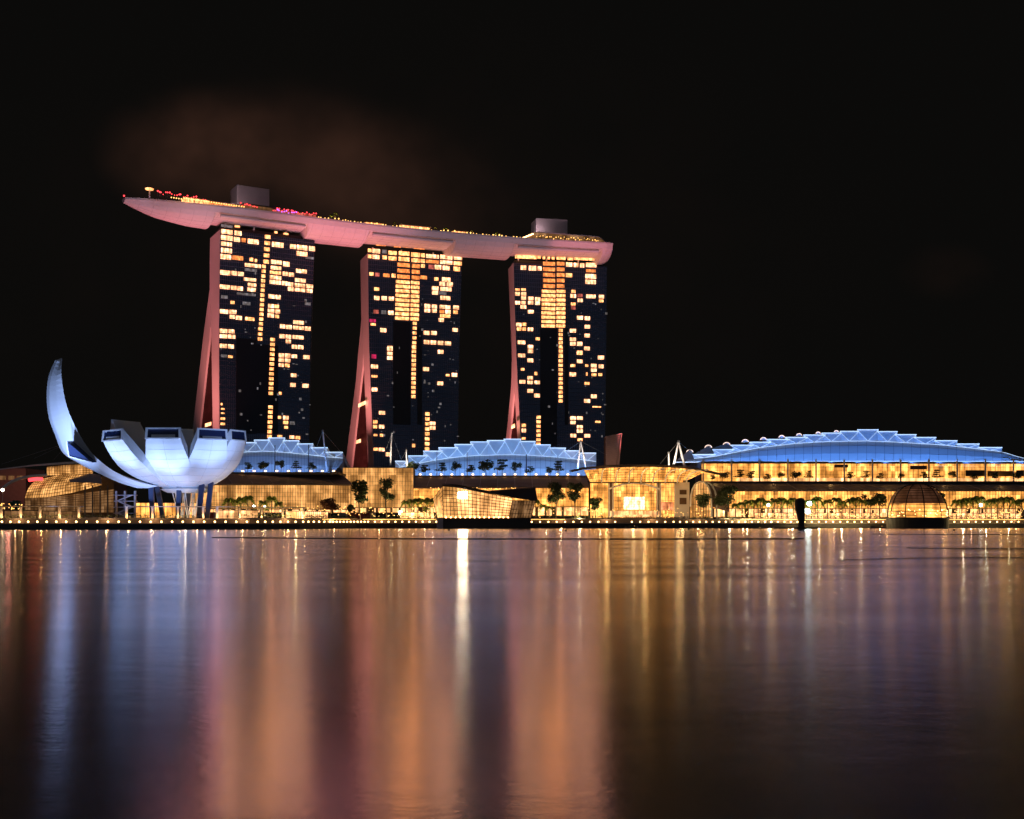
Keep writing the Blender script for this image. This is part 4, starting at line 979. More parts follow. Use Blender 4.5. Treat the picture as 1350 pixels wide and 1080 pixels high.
# ------------------------------------------------------------------ crystal pavilion on its dark plinth
def crystal():
    Y = 545.0
    root = thing('crystal_pavilion', 'glowing faceted glass pavilion on a dark plinth in the water, centre', 'pavilion', V(P(575,0,Y).x, Y, 0))
    a, b = P(576, 683.5, Y-8), P(700, 683.5, Y-8)
    pl = MB(); pl.hexa([V(a.x, a.y, -1), V(b.x, b.y, -1), V(b.x, b.y+26, -1), V(a.x-1, a.y+26, -1), a, b, b+V(0,26,0), a+V(-1,26,0)]); pl.build('plinth', 'darkstone', root)
    pl = MB(); pl.box(V((P(576,0,Y-8.4).x+P(584,0,Y-8.4).x)/2, Y-8.5, P(0,683.5,Y-8).z/2), (P(584,0,Y).x-P(576,0,Y).x, 0.9, P(0,683.7,Y-8).z)); pl.build('plinth_end', 'greyroof', root)
    def face(name, pts, m, nu, nv, mr=0.14):
        A, B, C_, D = [Vector(q_) for q_ in pts]      # bottom left, bottom right, top right, top left
        nrm = (B-A).cross(D-A).normalized()
        g = MB().hexa([A, B, C_, D, A-nrm*.4, B-nrm*.4, C_-nrm*.4, D-nrm*.4]).build(name, m, root)
        u = MB()
        for i in range(nu+1): u.bar(A.lerp(B, i/nu)+nrm*.08, D.lerp(C_, i/nu)+nrm*.08, mr, n=4)
        for j in range(nv+1): u.bar(A.lerp(D, j/nv)+nrm*.08, B.lerp(C_, j/nv)+nrm*.08, mr, n=4)
        u.build('mullion', 'bmull', g)
    face('glazing', [P(577, 683, 552), P(584.5, 683, 541), P(583.5, 641, 539), P(571, 658, 552)], 'glow', 3, 7)
    face('glazing', [P(584.5, 683, 541), P(604, 683, 541), P(601, 642.5, 537.5), P(583.5, 641, 539)], 'glow', 4, 8)
    face('glazing', [P(604, 683, 541), P(671, 683, 541), P(676, 657, 539), P(601, 642.5, 537.5)], 'glow3b', 14, 8)
    face('glazing', [P(671, 683, 541), P(700, 683, 541), P(706, 660, 541), P(676, 660, 540)], 'dimglow', 8, 4)
    rf = MB()
    q_ = [P(583, 640.6, 538.5), P(601, 641.8, 537), P(677, 656, 538.5), P(677, 655, 560), P(601, 640, 560), P(583, 639, 560)]
    rf.loft([q_, [x_ + V(0,0,0.5) for x_ in q_]]); rf.build('roof', 'darkroof', root)
    rf = MB(); q_ = [P(646, 648.2, 546), P(706, 643.6, 541), P(709, 661, 539), P(676, 656.5, 538)]
    rf.loft([q_, [x_ + V(0,2.5,0.6) for x_ in q_]]); rf.build('wing_roof', 'darkroof', root)
    body = MB(); body.slab(P(586, 0, 556).xy, P(672, 0, 556).xy, 6, P(0,683,556).z, P(0,656,556).z); body.build('inner_core', 'terracotta', root)
    sg = MB(); q = P(610, 651, 538.2); sg.box(q, (4.0, 0.4, 4.4)); sg.build('floodlit_sign', 'sign', root)
    for i in range(14):
        q = P(588 + 6.3*i, 682.2, 539.5); mb = MB(); mb.ball(q, 0.36, 5); mb.build('uplight', 'bulb', root)
K['glow3b'] = mat('crystal_glazing', (0.3, 0.2, 0.1), 0.3, em=(1.0, 0.42, 0.11), es=2.0, kind='glass', cell=(5.2, 5.0))
crystal()

# ------------------------------------------------------------------ domed glass store on the water, right
def dome():
    Y = 566.0; c = P(1209.5, 682.5, Y); root = thing('dome_store', 'round glass dome with dark ribs on a black drum in the water', 'domed building', V(c.x, Y, 0))
    r = 38.2/F*Y; zc = c.z
    MB().lathe(V(c.x, Y, 0), [(r*1.0, -1), (r*1.04, zc-0.4), (r*1.07, zc), (r*.9, zc+.1)], 40).build('base_drum', 'boat', root)
    hh = (682.5-638)/F*Y
    prof = lambda t: (r*math.cos(t)**0.8, zc + hh*math.sin(t))
    sh = MB(); n = 36
    sh.lathe(V(c.x, Y, 0), [(prof(R(a))[0]*0.96+.01, prof(R(a))[1]-0.2) for a in range(24, 89, 5)] + [(0.2, zc+hh-.2)], n); sh.build('dome_lining', 'domein', root)
    gl = MB(); gl.lathe(V(c.x, Y, 0), [(r*.93, zc+.05), (r*.92, zc + hh*math.sin(R(24)))], n); gl.build('glazing', 'glow2', root)
    rings = MB()
    for a in range(4, 88, 6):
        rr, z = prof(R(a)); pts = [V(c.x + math.cos(t)*rr, Y + math.sin(t)*rr, z) for t in [2*math.pi*k/40 for k in range(41)]]; rings.line(pts, 0.13, 4)
    rings.build('sunshade_ring', 'bmull', root)
    for k in range(10):
        t = 2*math.pi*k/10 + 0.2; pts = [V(c.x + math.cos(t)*prof(R(a))[0], Y + math.sin(t)*prof(R(a))[0], prof(R(a))[1]) for a in range(0, 91, 6)]
        MB().line(pts, 0.26, 4).build('rib', 'boat', root)
    # pale outer arc that catches the light
    t0 = math.pi; pts = [V(c.x + math.cos(t0)*prof(R(a))[0]*1.02, Y + math.sin(t0)*prof(R(a))[0], prof(R(a))[1]+.1) for a in range(0, 91, 6)]
    MB().line(pts, 0.2, 4).build('edge_trim', 'steel', root)
    l = MB(); rr_ = random.Random(4)
    for k in range(34):
        a = rr_.uniform(math.pi*1.02, math.pi*1.98); l.ball(V(c.x + math.cos(a)*r*.97, Y + math.sin(a)*r*.97, zc + rr_.uniform(.6, 4.0)), rr_.uniform(.15, .34), 4)
    struct(l.build('interior_lights', 'bulb', root), 'stuff')
K['domein'] = mat('brown_dome_lining', (0.25, 0.12, 0.07), 0.6, em=(0.9, 0.30, 0.10), es=0.06, kind='glass', cell=(6, 4))  # lining glows weakly in place of interior light
dome()

# ------------------------------------------------------------------ event plaza canopy
def plaza():
    root = thing('event_plaza', 'brightest arched glass entrance hall under a curved ribbed canopy', 'entrance hall', V(P(776,0,600).x, 600, GZ2))
    rings = []; und = []
    top = [(754, 622.5), (770, 619), (800, 616), (825, 614.8), (850, 614.4), (880, 615), (905, 617), (930, 621), (957, 627)]
    for x, y in top:
        a = P(x, y, 590)
        rings.append([a, a + V(0,0,0.7), a + V(0, 26, 2.2), a + V(0, 26, 1.4)])
    MB().loft(rings).build('canopy_roof', 'darkroof', root)
    # glass skirt leaning in under the canopy
    sk = []; 
    for x, y in top[1:-1]: sk.append([P(x, y+1.2, 592), P(max(778, min(900, x)), 636, 600), P(max(778, min(900, x)), 636, 601), P(x, y+1.2, 593.5)])
    s_ = MB().loft(sk).build('canopy_glazing', 'glow2', root)
    gm = MB()
    for k in range(1, 6):
        f_ = k/6; gm.line([r_[0].lerp(r_[1], f_) - V(0,.2,0) for r_ in sk], 0.09, 4)
    for a, b in zip(sk[:-1], sk[1:]):
        for k in range(5): f_ = k/5; gm.bar(a[0].lerp(b[0], f_) - V(0,.2,0), a[1].lerp(b[1], f_) - V(0,.2,0), 0.09, n=4)
    gm.build('mullion', 'bmull', s_)
    for i, (xt, xb_) in enumerate(((797, 793), (817, 812), (836, 829), (855, 845), (876, 861), (896, 877), (915, 893), (934, 905))):
        pts = [P(xb_ + (xt-xb_)*(t**2.2), 636 - (636-617.5-abs(xt-850)*0.02)*math.sin(t*math.pi/2), 589.5 + (1-t)*8) for t in [k/7 for k in range(8)]]
        MB().line(pts, 0.42, 6).build('canopy_rib', 'white', root)
    # ring beam
    MB().slab(P(776, 0, 598).xy, P(895, 0, 598).xy, 1.2, P(0, 636.8, 598).z, P(0, 635.2, 598).z).build('ring_beam', 'bmull', root)
    # back wall of glass and side wings
    def pane(name, x0, x1, y0, y1, Y, m, nu, nv, mr=.13):
        a, b = P(x0, y0, Y), P(x1, y1, Y); z0, z1 = min(a.z, b.z), max(a.z, b.z)
        g = MB().slab(V(a.x, Y, 0), V(b.x, Y, 0), 0.5, z0, z1).build(name, m, root)
        u = MB()
        for i in range(nu+1): u.box(V(a.x + (b.x-a.x)*i/nu, Y-.15, (z0+z1)/2), (mr, .2, z1-z0))
        for j in range(nv+1): u.box(V((a.x+b.x)/2, Y-.17, z0+(z1-z0)*j/nv), (b.x-a.x, .2, mr))
        u.build('mullion', 'bmull', g); return g
    pane('glazing', 808, 866, 637, 683, 604, 'glow2', 16, 10)
    pane('side_glazing', 778, 802, 637, 683, 600, 'glow2', 5, 7)
    pane('side_glazing', 870, 889, 637, 683, 600, 'glow2', 5, 8)
    pane('display_screen', 871, 888, 662, 673, 599.3, 'screen', 4, 2, .08)
    pane('shop_interior', 822, 850, 655, 672, 603, 'shine', 8, 5)
    pane('shop_interior', 790, 892, 673.5, 682, 602.6, 'glow3', 26, 1)
    # arch over the glazing
    pts = [P(802 + 68*t, 645 - 8.5*math.sin(math.pi*t), 600) for t in [k/12 for k in range(13)]]
    MB().line(pts, 0.6, 6).build('entrance_arch', 'white', root)
    for x in (803, 808, 866.5, 870.5, 890): MB().box(V(P(x,0,600).x, 600, (GZ2+P(0,637,600).z)/2), (0.9, 0.9, P(0,637,600).z-GZ2)).build('pillar', 'pinkwall', root)
    MB().slab(P(778, 0, 606).xy, P(900, 0, 606).xy, 20, GZ2, P(0, 636, 606).z).build('body', 'darkroof', root)
    # masonry corner with two dark hollows
    MB().slab(P(891, 0, 601).xy, P(909, 0, 601).xy, 20, GZ2, P(0, 636, 601).z).build('corner_wall', 'pinkwall', root)
    for y0, y1 in ((646, 652), (656.5, 665)):
        a, b = P(896, y1, 600.8), P(905, y0, 600.8); MB().box((a+b)/2, (b.x-a.x, .3, b.z-a.z)).build('niche', 'bmull', root)
    # side vault
    vb = []
    for k in range(11):
        t = math.pi*k/10; x = 924 - 14*math.cos(t) ; y = 668 - 33*math.sin(t)**0.7; vb.append(P(x, y, 600))
    base = [P(938, 683, 600), P(910, 683, 600)]
    g = MB().loft([vb + base, [q_ + V(0,.6,0) for q_ in vb + base]]).build('vault_glazing', 'glow', root)
    u = MB()
    for k in range(1, 8):
        x = 910 + 28*k/8; t = math.acos(max(-1, min(1, (924-x)/14))); y = 668 - 33*math.sin(t)**0.7
        u.bar(P(x, 683, 599.7), P(x, y, 599.7), .14, n=4)
    for y in (645, 655, 665, 675): u.bar(P(911, y, 599.7), P(937, y, 599.7), .1, n=4)
    u.build('mullion', 'bmull', g)
    for dx, dy, Y in ((0, 0, 599.4), (7, 1, 600.5)):
        MB().line([q_ + V(dx*.4, Y-600, -dy*.4) for q_ in vb] + [P(938+dx, 683, Y)], 0.5, 6).build('vault_rib', 'white', root)
    MB().loft([vb, [q_ + V(12, 12, -3) for q_ in vb]], cap=False, closed=False).build('vault_roof', 'roofbrown', root)
    for x, y, p_ in ((800, 625, 2500), (850, 625, 3000), (895, 626, 2500), (925, 632, 1800)):
        point('canopy_light', P(x, y+2, 588), p_*0.7, AMB, 0.8)
    for x in (785, 835, 900): point('plaza_light', P(x, 672, 590), 1300, (1, .60, .25), 0.6)
plaza()
# ------------------------------------------------------------------ masts
def mast(label, apex, feet, Y, r=0.35, cables=()):
    b = P(feet[0][0], feet[0][1], Y); t = thing('roof_mast', label, 'mast', b, 'cable masts beside the hall roofs')
    for fx, fy in feet: MB().bar(P(fx, fy, Y), P(apex[0], apex[1], Y), r*1.25, r*.8, 8).build('leg', 'white', t)
    MB().ball(P(apex[0], apex[1], Y), r*1.6, 5).build('cap', 'steel', t)
    for cx, cy, cY in cables: MB().bar(P(apex[0], apex[1]+.5, Y), P(cx, cy, cY), 0.09, n=3).build('cable', 'steel', t)
    spot('mast_light', P(apex[0]-3, feet[0][1]+2, Y-14), P(apex[0], (apex[1]+feet[0][1])/2, Y), 2.4e4, (1, .8, .6), 55, 1, .3)
    return t
mast('white A shaped mast at the right end of the middle hall', (765.5, 581.5), [(761.5, 618), (773, 618)], 640, .45, [(800, 600, 650), (745, 596, 665)])
mast('white A shaped mast at the left end of the right hall', (894.5, 582), [(888.5, 612), (903, 617)], 635, .55, [(915, 600, 650), (870, 612, 640)])
mast('short stub mast left of the right hall', (881.5, 597), [(882, 614)], 636, .45)
mast('slender upright mast left of the middle hall', (516.5, 571.5), [(514.5, 614)], 628, .4, [(529, 606, 640), (505, 604, 640)])
mast('shorter mast beside the left tip of the middle hall', (535.5, 594), [(536.5, 615)], 630, .42, [(529, 606, 640)])
mast('leaning white mast at the right end of the left hall', (425.5, 568), [(431.5, 624)], 604, .42, [(418, 588, 615), (450, 597, 640)])
def pole(label, x, y0, y1, Y, m='steel'):
    b = P(x, y0, Y); t = thing('flag_pole', label, 'pole', b, 'slim poles in front of the blue halls')
    MB().bar(b, P(x, y1, Y), .28, .2, 6).build('shaft', m, t); MB().ball(P(x, y1, Y), .34, 4).build('cap', m, t)
for i, (x, y0, y1, m) in enumerate(((576, 628, 596, 'white'), (616, 628, 597, 'white'), (656, 628, 601, 'white'), (694, 628, 600, 'boat'), (735.5, 628, 602, 'white'))):
    pole(ORD[i] + ' slim pole from the left in front of the middle blue hall', x, y0, y1, 634, m)
pole('left dark slim pole in front of the left blue hall', 362.5, 622, 588, 576, 'boat'); pole('right dark slim pole in front of the left blue hall', 407, 622, 587, 576, 'boat')

# ------------------------------------------------------------------ trees
protos = {}
for i in range(4): protos['t%d' % i] = (i, )
def proto_tree(key, loc, label, group, scale=1.0, rz=0.0, **kw):
    if key not in PT:
        t = make_tree(label, loc=loc, group=group, **kw); PT[key] = t; return t
    return copy_tree(PT[key], loc, label, scale, rz, group)
PT = {}
row = [(326,4.6,0),(347,5.6,1),(370.5,5.4,2),(390.5,5.4,3),(411,4.6,4)]
for i, (x, h, k) in enumerate(row):
    q = P(x, 0, 575); q.z = zt_l
    proto_tree('terr%d' % k, q, ORD[i] + ' small clipped tree from the left on the left hall terrace', 'trees on the left hall terrace', 1.0, 0, h=h*1.15, w_=5.6+(k == 1)*1.4, seed=20+k, m='leafd', layered=(k not in (1, 2)), trunk_h=.32, dense=.9, lobes=8)
row = [(543,1.35,1),(560.4,1.15,0),(583,1.2,3),(601,1.2,2),(621,1.15,4),(641,1.55,1),(662,1.5,3),(679.5,1.2,2),(699,1.0,4),(722,0.95,0),(736.6,1.35,3)]
for i, (x, s_, k) in enumerate(row):
    q = P(x, 0, 633); q.z = zt_m
    copy_tree(PT['terr%d' % k], q, ORD[i] + ' dark small tree from the left on the middle hall terrace', s_*1.05, i*1.3, 'trees on the middle hall terrace')
row = [(939,.8,0),(955.5,1.05,1),(976,1.2,3),(991.6,1.2,0),(1012,.9,4),(1030,.9,2),(1049,1.1,1),(1067,1.1,3),(1121.5,1.1,0),(1142,1.1,3),(1160.6,1.0,4),(1188,.8,2),(1217.5,1.1,0),(1235,1.2,3),(1256,1.0,2),(1284,.9,4),(1314,1.1,0),(1340,1.0,1)]
for i, (x, s_, k) in enumerate(row):
    q = P(x, 0, 636.5); q.z = zt_r
    copy_tree(PT['terr%d' % k], q, ORD[i] + ' small tree from the left along the right gallery ledge', s_*0.95, i*0.9, 'trees along the right gallery ledge')
G2 = lambda x, Y: V(P(x, 0, Y).x, Y, GZ2)
big = [(475, 580, 21, 12.5, 'leafd', 31, 'tall', 'bushy broad crowned tree standing left of the slimmer dark tree, left centre'), (510, 584, 23, 9.5, 'leafd', 32, 'tall', 'tall dark two tiered tree in front of the tall amber mall front'),
       (733, 584, 20, 11, 'leafd', 33, 'tall', 'tall dark tree right of the crystal pavilion'), (758, 582, 20, 9.5, 'leafd', 34, 'tall', 'leaning dark tree left of the bright entrance hall'),
       (956, 590, 18.5, 13.5, 'leafd', 35, 'round', 'round dark spreading tree beside the arched vault'), (785, 588, 11.5, 7, 'leaf', 36, 'round', 'small tree with orange lamps before the bright entrance hall'),
       (927, 594, 14, 9, 'leaf', 37, 'round', 'green tree in front of the arched vault'), (435, 535, 11, 9, 'leafr', 38, 'round', 'russet leaved tree lit from below near the left mall'),
       (462, 552, 8, 4.6, 'leafd', 39, 'tall', 'small dark shrub tree at the bend of the promenade'), (20, 515, 8.5, 8, 'leafteal', 40, 'round', 'teal lit round tree at the far left edge'),
       (29, 500, 4.5, 4, 'palm', 41, 'round', 'yellow green lit shrub left of the arcade'), (1243, 600, 15, 5.0, 'leafd', 43, 'tall', 'dark narrow tree right behind the glass dome')]
K['leafteal'] = mat('teal_leaf', (0.04, 0.14, 0.10), 0.7, var=0.4)
for x, Y, h, w_, m, seed, shp, lab in big:
    make_tree(lab, h, w_, seed, m, 2.2, False, .42, None, 11, G2(x, Y), shp)
for x in (1160, 1147): make_tree('dark spreading tree left of the glass dome, ' + ('nearest the dome' if x > 1150 else 'further from the dome'), 13.5, 9, 50+x, 'leafd', 1.8, False, .55, None, 10, G2(x, 596))
PP = {}
def palm(x, Y, h, label, group, k):
    loc = G2(x, Y)
    if k not in PP: PP[k] = (make_palm(label, 12.0, 60+k, group, loc), loc); PP[k][0].scale = (h/12,)*3; return
    copy_tree(PP[k][0], loc, label, h/12, x*.37, group)
for i, (x, h) in enumerate(((301, 11), (310, 10.5), (318, 11.5), (326.5, 12.5), (347, 9.5), (358, 12), (368, 9), (304, 5), (336, 5), (352, 5.5))): palm(x, 520, h, ORD[i] + ' palm of the cluster right of the lotus museum', 'palms right of the museum', i % 4)
for i, (x, h) in enumerate(((535, 11), (543, 12), (551, 12.5), (559, 12.5), (567, 12.5), (575, 12), (562, 7))): palm(x, 585, h, ORD[i] + ' palm from the left in the row left of the crystal pavilion' if i < 6 else 'shortest palm in the row left of the crystal pavilion', 'palms left of the crystal pavilion', i % 4)
for i, (x, h) in enumerate(((706, 12), (716, 9), (724, 8))): palm(x, 590, h, ORD[i] + ' palm right of the crystal pavilion', 'palms right of the crystal pavilion', (i+1) % 4)
xs1 = [970, 978, 986, 994, 1003, 1012, 1021, 1030, 1038, 1046, 1063, 1070, 1078, 1091, 1102, 1110, 1120, 1128, 1136]
for i, x in enumerate(xs1): palm(x, 594, 11.5 + (i*37 % 5)*.5 - (2 if i < 3 else 0), ORD[i] + ' palm from the left in the long row before the right mall front', 'palms before the right mall front', i % 4)
xs2 = [1261, 1268, 1275, 1283, 1291, 1299, 1307, 1315, 1323, 1331, 1339, 1347]
for i, x in enumerate(xs2): palm(x, 598, 12 + (i*31 % 5)*.5, ORD[i] + ' palm right of the glass dome, counted from the dome', 'palms right of the glass dome', (i+2) % 4)
for i, (x, h, w_) in enumerate(((436, 5.5, 'leftmost'), (442, 7.5, 'tallest'), (520, 5, 'third'), (574, 4.5, 'fourth'), (588, 5, 'fifth'), (622, 4.6, 'sixth'), (655, 4.6, 'rightmost'))):
    q = deck_pt(x, 4, DZ); copy_tree(PP[i % 4][0], q, w_ + ' small palm on the open middle of the sky deck', h/12, x*.4, 'palms on the sky deck')
for x in (439, 520, 580, 622, 655): point('deck_palm_uplight', deck_pt(x, 2.2, DZ+.6), 420, (1, .7, .25), .3)
for x, Y in ((478, 574), (513, 578), (736, 578), (761, 576), (959, 583), (788, 582)): point('tree_uplight', G2(x+3, Y) + V(0,0,.5), 2600, (1, .75, .35), .5)
# lights that wash the palms and the quay
for x in (312, 350, 390, 545, 570, 720, 985, 1015, 1045, 1080, 1110, 1135, 1270, 1300, 1330):
    Y = 512 if x < 400 else 580; point('palm_uplight', G2(x, Y) + V(0,0,.6), 3600, (1, .72, .3), .3)

# ------------------------------------------------------------------ promenade lamps
def ep(px, back, z): p = edge_pt(px, back); p.z = z; return p
q = ep(-6, 1.2, GZ1)
L0 = thing('promenade_lamp', 'glowing globe lamp in the long row on the left quay edge', 'lamp', q, 'globe lamps along the left quay')
MB().bar(q, q+V(0,0,.75), .09, n=5).build('post', 'steel', L0); MB().ball(q+V(0,0,1.02), .40, 6).build('globe', 'bulb', L0)
LX = []
x = 2.5
while x < 400: LX.append(x); x += 11.2 + 2.9*min(1, x/120.0) if x < 330 else 10
x = LX[-1]
while x < 482: x += 7.0 if x < 430 else 4.6; LX.append(x)
while x < 572: x += 9.0; LX.append(x)
for x in LX: copy_tree(L0, ep(x, 1.2, GZ1), 'glowing globe lamp in the long row on the left quay edge')
x = 701.0
while x < 1348:
    if not (1166 < x < 1250) and not (818 < x < 829): copy_tree(L0, ep(x, 1.2, GZ1), 'glowing globe lamp in the long row on the right quay edge', group='globe lamps along the right quay', scale=.95)
    x += 11.0 if x < 880 else (8.6 if x < 1050 else 9.4)
for x in range(20, 1350, 60):
    if not 570 < x < 700: point('quay_wash', ep(x, 4, GZ1+1.6), 900, (1, .5, .2), .3)
# low light ribbon on the edge of the upper terrace, step lights
for (x0, x1, lab) in ((425, 575, 'warm light strip along the terrace steps left of the crystal pavilion'), (700, 745, 'short warm light strip right of the crystal pavilion'), (985, 1168, 'long warm light strip below the right palm row'), (1250, 1350, 'warm light strip right of the glass dome')):
    pts = [ep(x0 + (x1-x0)*i/20, 6.2, GZ2-.1) for i in range(21)]
    o = MB().line(pts, .10, 4).build('light_strip', 'bulbs'); fasten(o, pts[0]); tag(o, lab, 'light strip', 'terrace light strips')
# ------------------------------------------------------------------ pergolas on the left promenade
def pergola(label, x0, x1, n, back=9.0):
    a, b = ep(x0, back, GZ2), ep(x1, back, GZ2); h = 4.9
    t = thing('pergola', label, 'pergola', a, 'pergolas along the left promenade')
    d = (b-a).normalized(); n_ = V(-d.y, d.x, 0); L_ = (b-a).length
    MB().box((a+b)/2 + n_*2 + V(0,0,h+.2), (L_+1.5, 5, .4), (d, n_)).build('roof', 'concrete', t)
    MB().box((a+b)/2 - n_*.62 + V(0,0,h+.25), (L_+1.5, .12, .16), (d, n_)).build('roof_edge', 'pinkwall', t)
    for i in range(n):
        p = a.lerp(b, i/(n-1)); MB().box(p + V(0,0,h/2), (.85, .85, h), (d, n_)).build('post', 'pinkwall', t)
        point('pergola_light', p + V(0.9, -1.2, 1.0), 330, AMB, .2)
    rl = MB(); rl.bar(a+V(0,0,1.1), b+V(0,0,1.1), .06, n=4)
    for i in range(int(L_/1.5)): rl.bar(a + d*(i*1.5), a + d*(i*1.5) + V(0,0,1.1), .04, n=3)
    rl.build('railing', 'steel', t)
pergola('pergola with lit posts at the far left of the promenade', 2, 104, 5)
pergola('long pergola with lit posts in front of the lotus museum', 167, 268, 4)
pergola('pergola with lit posts right of the lotus museum', 286, 400, 5)
# pavilion shop fronts behind pergolas (low glazed kiosks)
def kiosk(label, x0, x1, back, h, m, depth=5):
    a, b = ep(x0, back, GZ2), ep(x1, back, GZ2); d = (b-a).normalized(); n_ = V(-d.y, d.x, 0); L_ = (b-a).length; c = (a+b)/2 + n_*depth/2
    t = thing('promenade_kiosk', label, 'kiosk', a, 'low kiosks along the promenade')
    MB().box(c + V(0,0,h/2), (L_, depth, h), (d, n_)).build('glazing', m, t)
    MB().box(c + V(0,0,h+.15), (L_+1, depth+1, .3), (d, n_)).build('roof', 'darkroof', t)
    s_ = MB(); k = max(2, int(L_/2.2))
    for i in range(k+1): s_.box(a + d*(L_*i/k) - n_*.1 + V(0,0,h/2), (.16, .16, h), (d, n_))
    s_.build('mullion', 'bmull', t)
kiosk('low lit kiosk behind the far left pergola, left one', 6, 48, 16, 3.2, 'dimglow'); kiosk('low lit kiosk behind the far left pergola, right one', 56, 103, 16, 3.0, 'dimglow')
kiosk('lit lobby glass beneath the lotus museum', 178, 262, 34, 7.0, 'glow2'); kiosk('low lit kiosk right of the lotus museum', 286, 340, 18, 3.6, 'glow3'); kiosk('low lit kiosk by the russet tree', 390, 432, 20, 3.4, 'glow3')
kiosk('lit kiosk behind palms left of the crystal pavilion', 528, 572, 24, 3.4, 'glow3'); kiosk('long low lit kiosk below the right mall front, left one', 1000, 1085, 16, 3.2, 'glow3'); kiosk('long low lit kiosk below the right mall front, right one', 1090, 1160, 16, 3.2, 'glow3')
kiosk('long low lit kiosk right of the glass dome', 1256, 1346, 16, 3.2, 'glow3')
# hedges / planters as counted planter boxes
def hedge(label, x0, x1, back, h, m='leafd', dens=9):
    rnd = random.Random(int(x0)); t = thing('planter_hedge', label, 'hedge', ep(x0, back, GZ2), 'hedges along the promenade')
    bx = MB(); a, b = ep(x0, back, GZ2), ep(x1, back, GZ2); d = (b-a).normalized(); n_ = V(-d.y, d.x, 0)
    bx.box((a+b)/2 + V(0,0,.25), ((b-a).length, 1.4, .5), (d, n_)); bx.build('planter', 'concrete', t)
    f_ = MB(); L_ = (b-a).length
    for i in range(int(L_/1.1)): leaf_blob(f_, a + d*(i*1.1) + V(0,0,.5+h*.45*rnd.uniform(.6, 1.3)), h*.55*rnd.uniform(.6, 1.2), dens, .34, rnd)
    f_.build('foliage', m, t)
hedge('dark hedge in front of the museum stair', 108, 166, 8, 1.5); hedge('lit hedge under the museum pergola', 170, 262, 12, 1.6, 'palm'); hedge('lit hedge under the far left pergola', 8, 100, 12, 1.7, 'palm')
hedge('yellow lit hedge right of the museum', 318, 388, 8.2, 2.2, 'palm', 12); hedge('dark hedge along the russet tree', 400, 470, 9, 1.4); hedge('dark hedge left of the crystal pavilion', 480, 572, 10, 1.5)
hedge('dark hedge right of the crystal pavilion', 704, 800, 9, 1.7); hedge('dark hedge before the bright entrance hall', 800, 940, 8.5, 1.1); hedge('dark hedge below the right palms', 945, 1165, 10, 1.6); hedge('dark hedge right of the glass dome', 1250, 1350, 10, 1.7)
# street lights with bright heads
def flood(label, x, y, Y, m, r, fy=684):
    q = G2(x, Y); h = P(x, y, Y); t = thing('street_lamp', label, 'street lamp', q, 'tall bright lamps')
    MB().bar(q, V(q.x, q.y, h.z), .12, n=5).build('pole', 'steel', t); MB().ball(h, r, 6).build('lamp_head', m, t)
flood('bright white lamp among the shops left of the crystal pavilion', 528, 676, 585, 'whitelamp', 1.1)
flood('bright cool floodlight behind the dark water marker, upper one', 1067, 664, 590, 'coollamp', 1.2); flood('bright cool floodlight behind the dark water marker, lower one', 1064, 674, 588, 'coollamp', 1.5)
flood('bright white lamp in front of the right mall front', 1013, 666, 592, 'whitelamp', .8); flood('bright lamp at the far left edge', 3.5, 646, 520, 'whitelamp', .75)
flood('bright lamp right of the glass dome', 1293, 666, 597, 'whitelamp', .9); flood('bright cool lamp under the left palms', 335, 667, 522, 'coollamp', .5); flood('second cool lamp under the left palms', 349, 668, 522, 'coollamp', .45)
# festoon lights: many small bulbs strung over the terraces
rnd = random.Random(21)
def festoon(label, x0, x1, yA, yB, Y, n):
    mb = MB()
    for _ in range(n): mb.ball(P(rnd.uniform(x0, x1), rnd.uniform(yA, yB), Y + rnd.uniform(-4, 4)), rnd.uniform(.12, .3), 4)
    o = mb.build('festoon_lights', 'bulbs'); struct(o, 'stuff'); o['label'] = label; o['category'] = 'lights'
festoon('scattered small warm lights along the right promenade shops', 975, 1165, 671, 683, 588, 150); festoon('scattered small warm lights right of the glass dome', 1250, 1350, 670, 684, 592, 110)
festoon('scattered small warm lights on the far left promenade', 0, 32, 664, 672, 490, 26); festoon('scattered small warm lights below the left mall front', 370, 470, 667, 680, 535, 60)
festoon('scattered small warm lights left of the crystal pavilion', 470, 575, 669, 682, 582, 70); festoon('scattered small warm lights by the bright entrance hall', 700, 940, 670, 683, 588, 110); festoon('warm lights under the canopy edge of the middle roof', 560, 700, 643, 645, 600, 40)

# ------------------------------------------------------------------ people on the promenade
def make_person(label, loc, group):
    loc = Vector(loc); t = thing('person', label, 'person', loc, group)
    def ring(z, rx, ry, dx=0): return [loc + V(dx + rx*math.cos(a), ry*math.sin(a), z) for a in [2*math.pi*k/8 for k in range(8)]]
    b = MB(); b.loft([ring(.85, .17, .12), ring(1.1, .15, .11), ring(1.35, .21, .13), ring(1.45, .12, .09), ring(1.52, .06, .06), ring(1.58, .09, .1), ring(1.68, .1, .11), ring(1.76, .05, .05)])
    for s_ in (-1, 1):
        b.loft([ring(0.0, .05, .09, s_*.11), ring(.45, .06, .06, s_*.1), ring(.88, .09, .1, s_*.08)]); b.bar(loc + V(s_*.22, 0, 1.38), loc + V(s_*.27, -.02, .8), .05, .035)
    b.build('body', 'person', t); return t
pp = None
spots_ = [770, 781, 794, 806, 815, 828, 839, 846, 858, 869, 880, 890, 902, 914, 930, 60, 95, 300, 372, 455, 500, 545, 980, 1022, 1095, 1140, 1275, 1318]
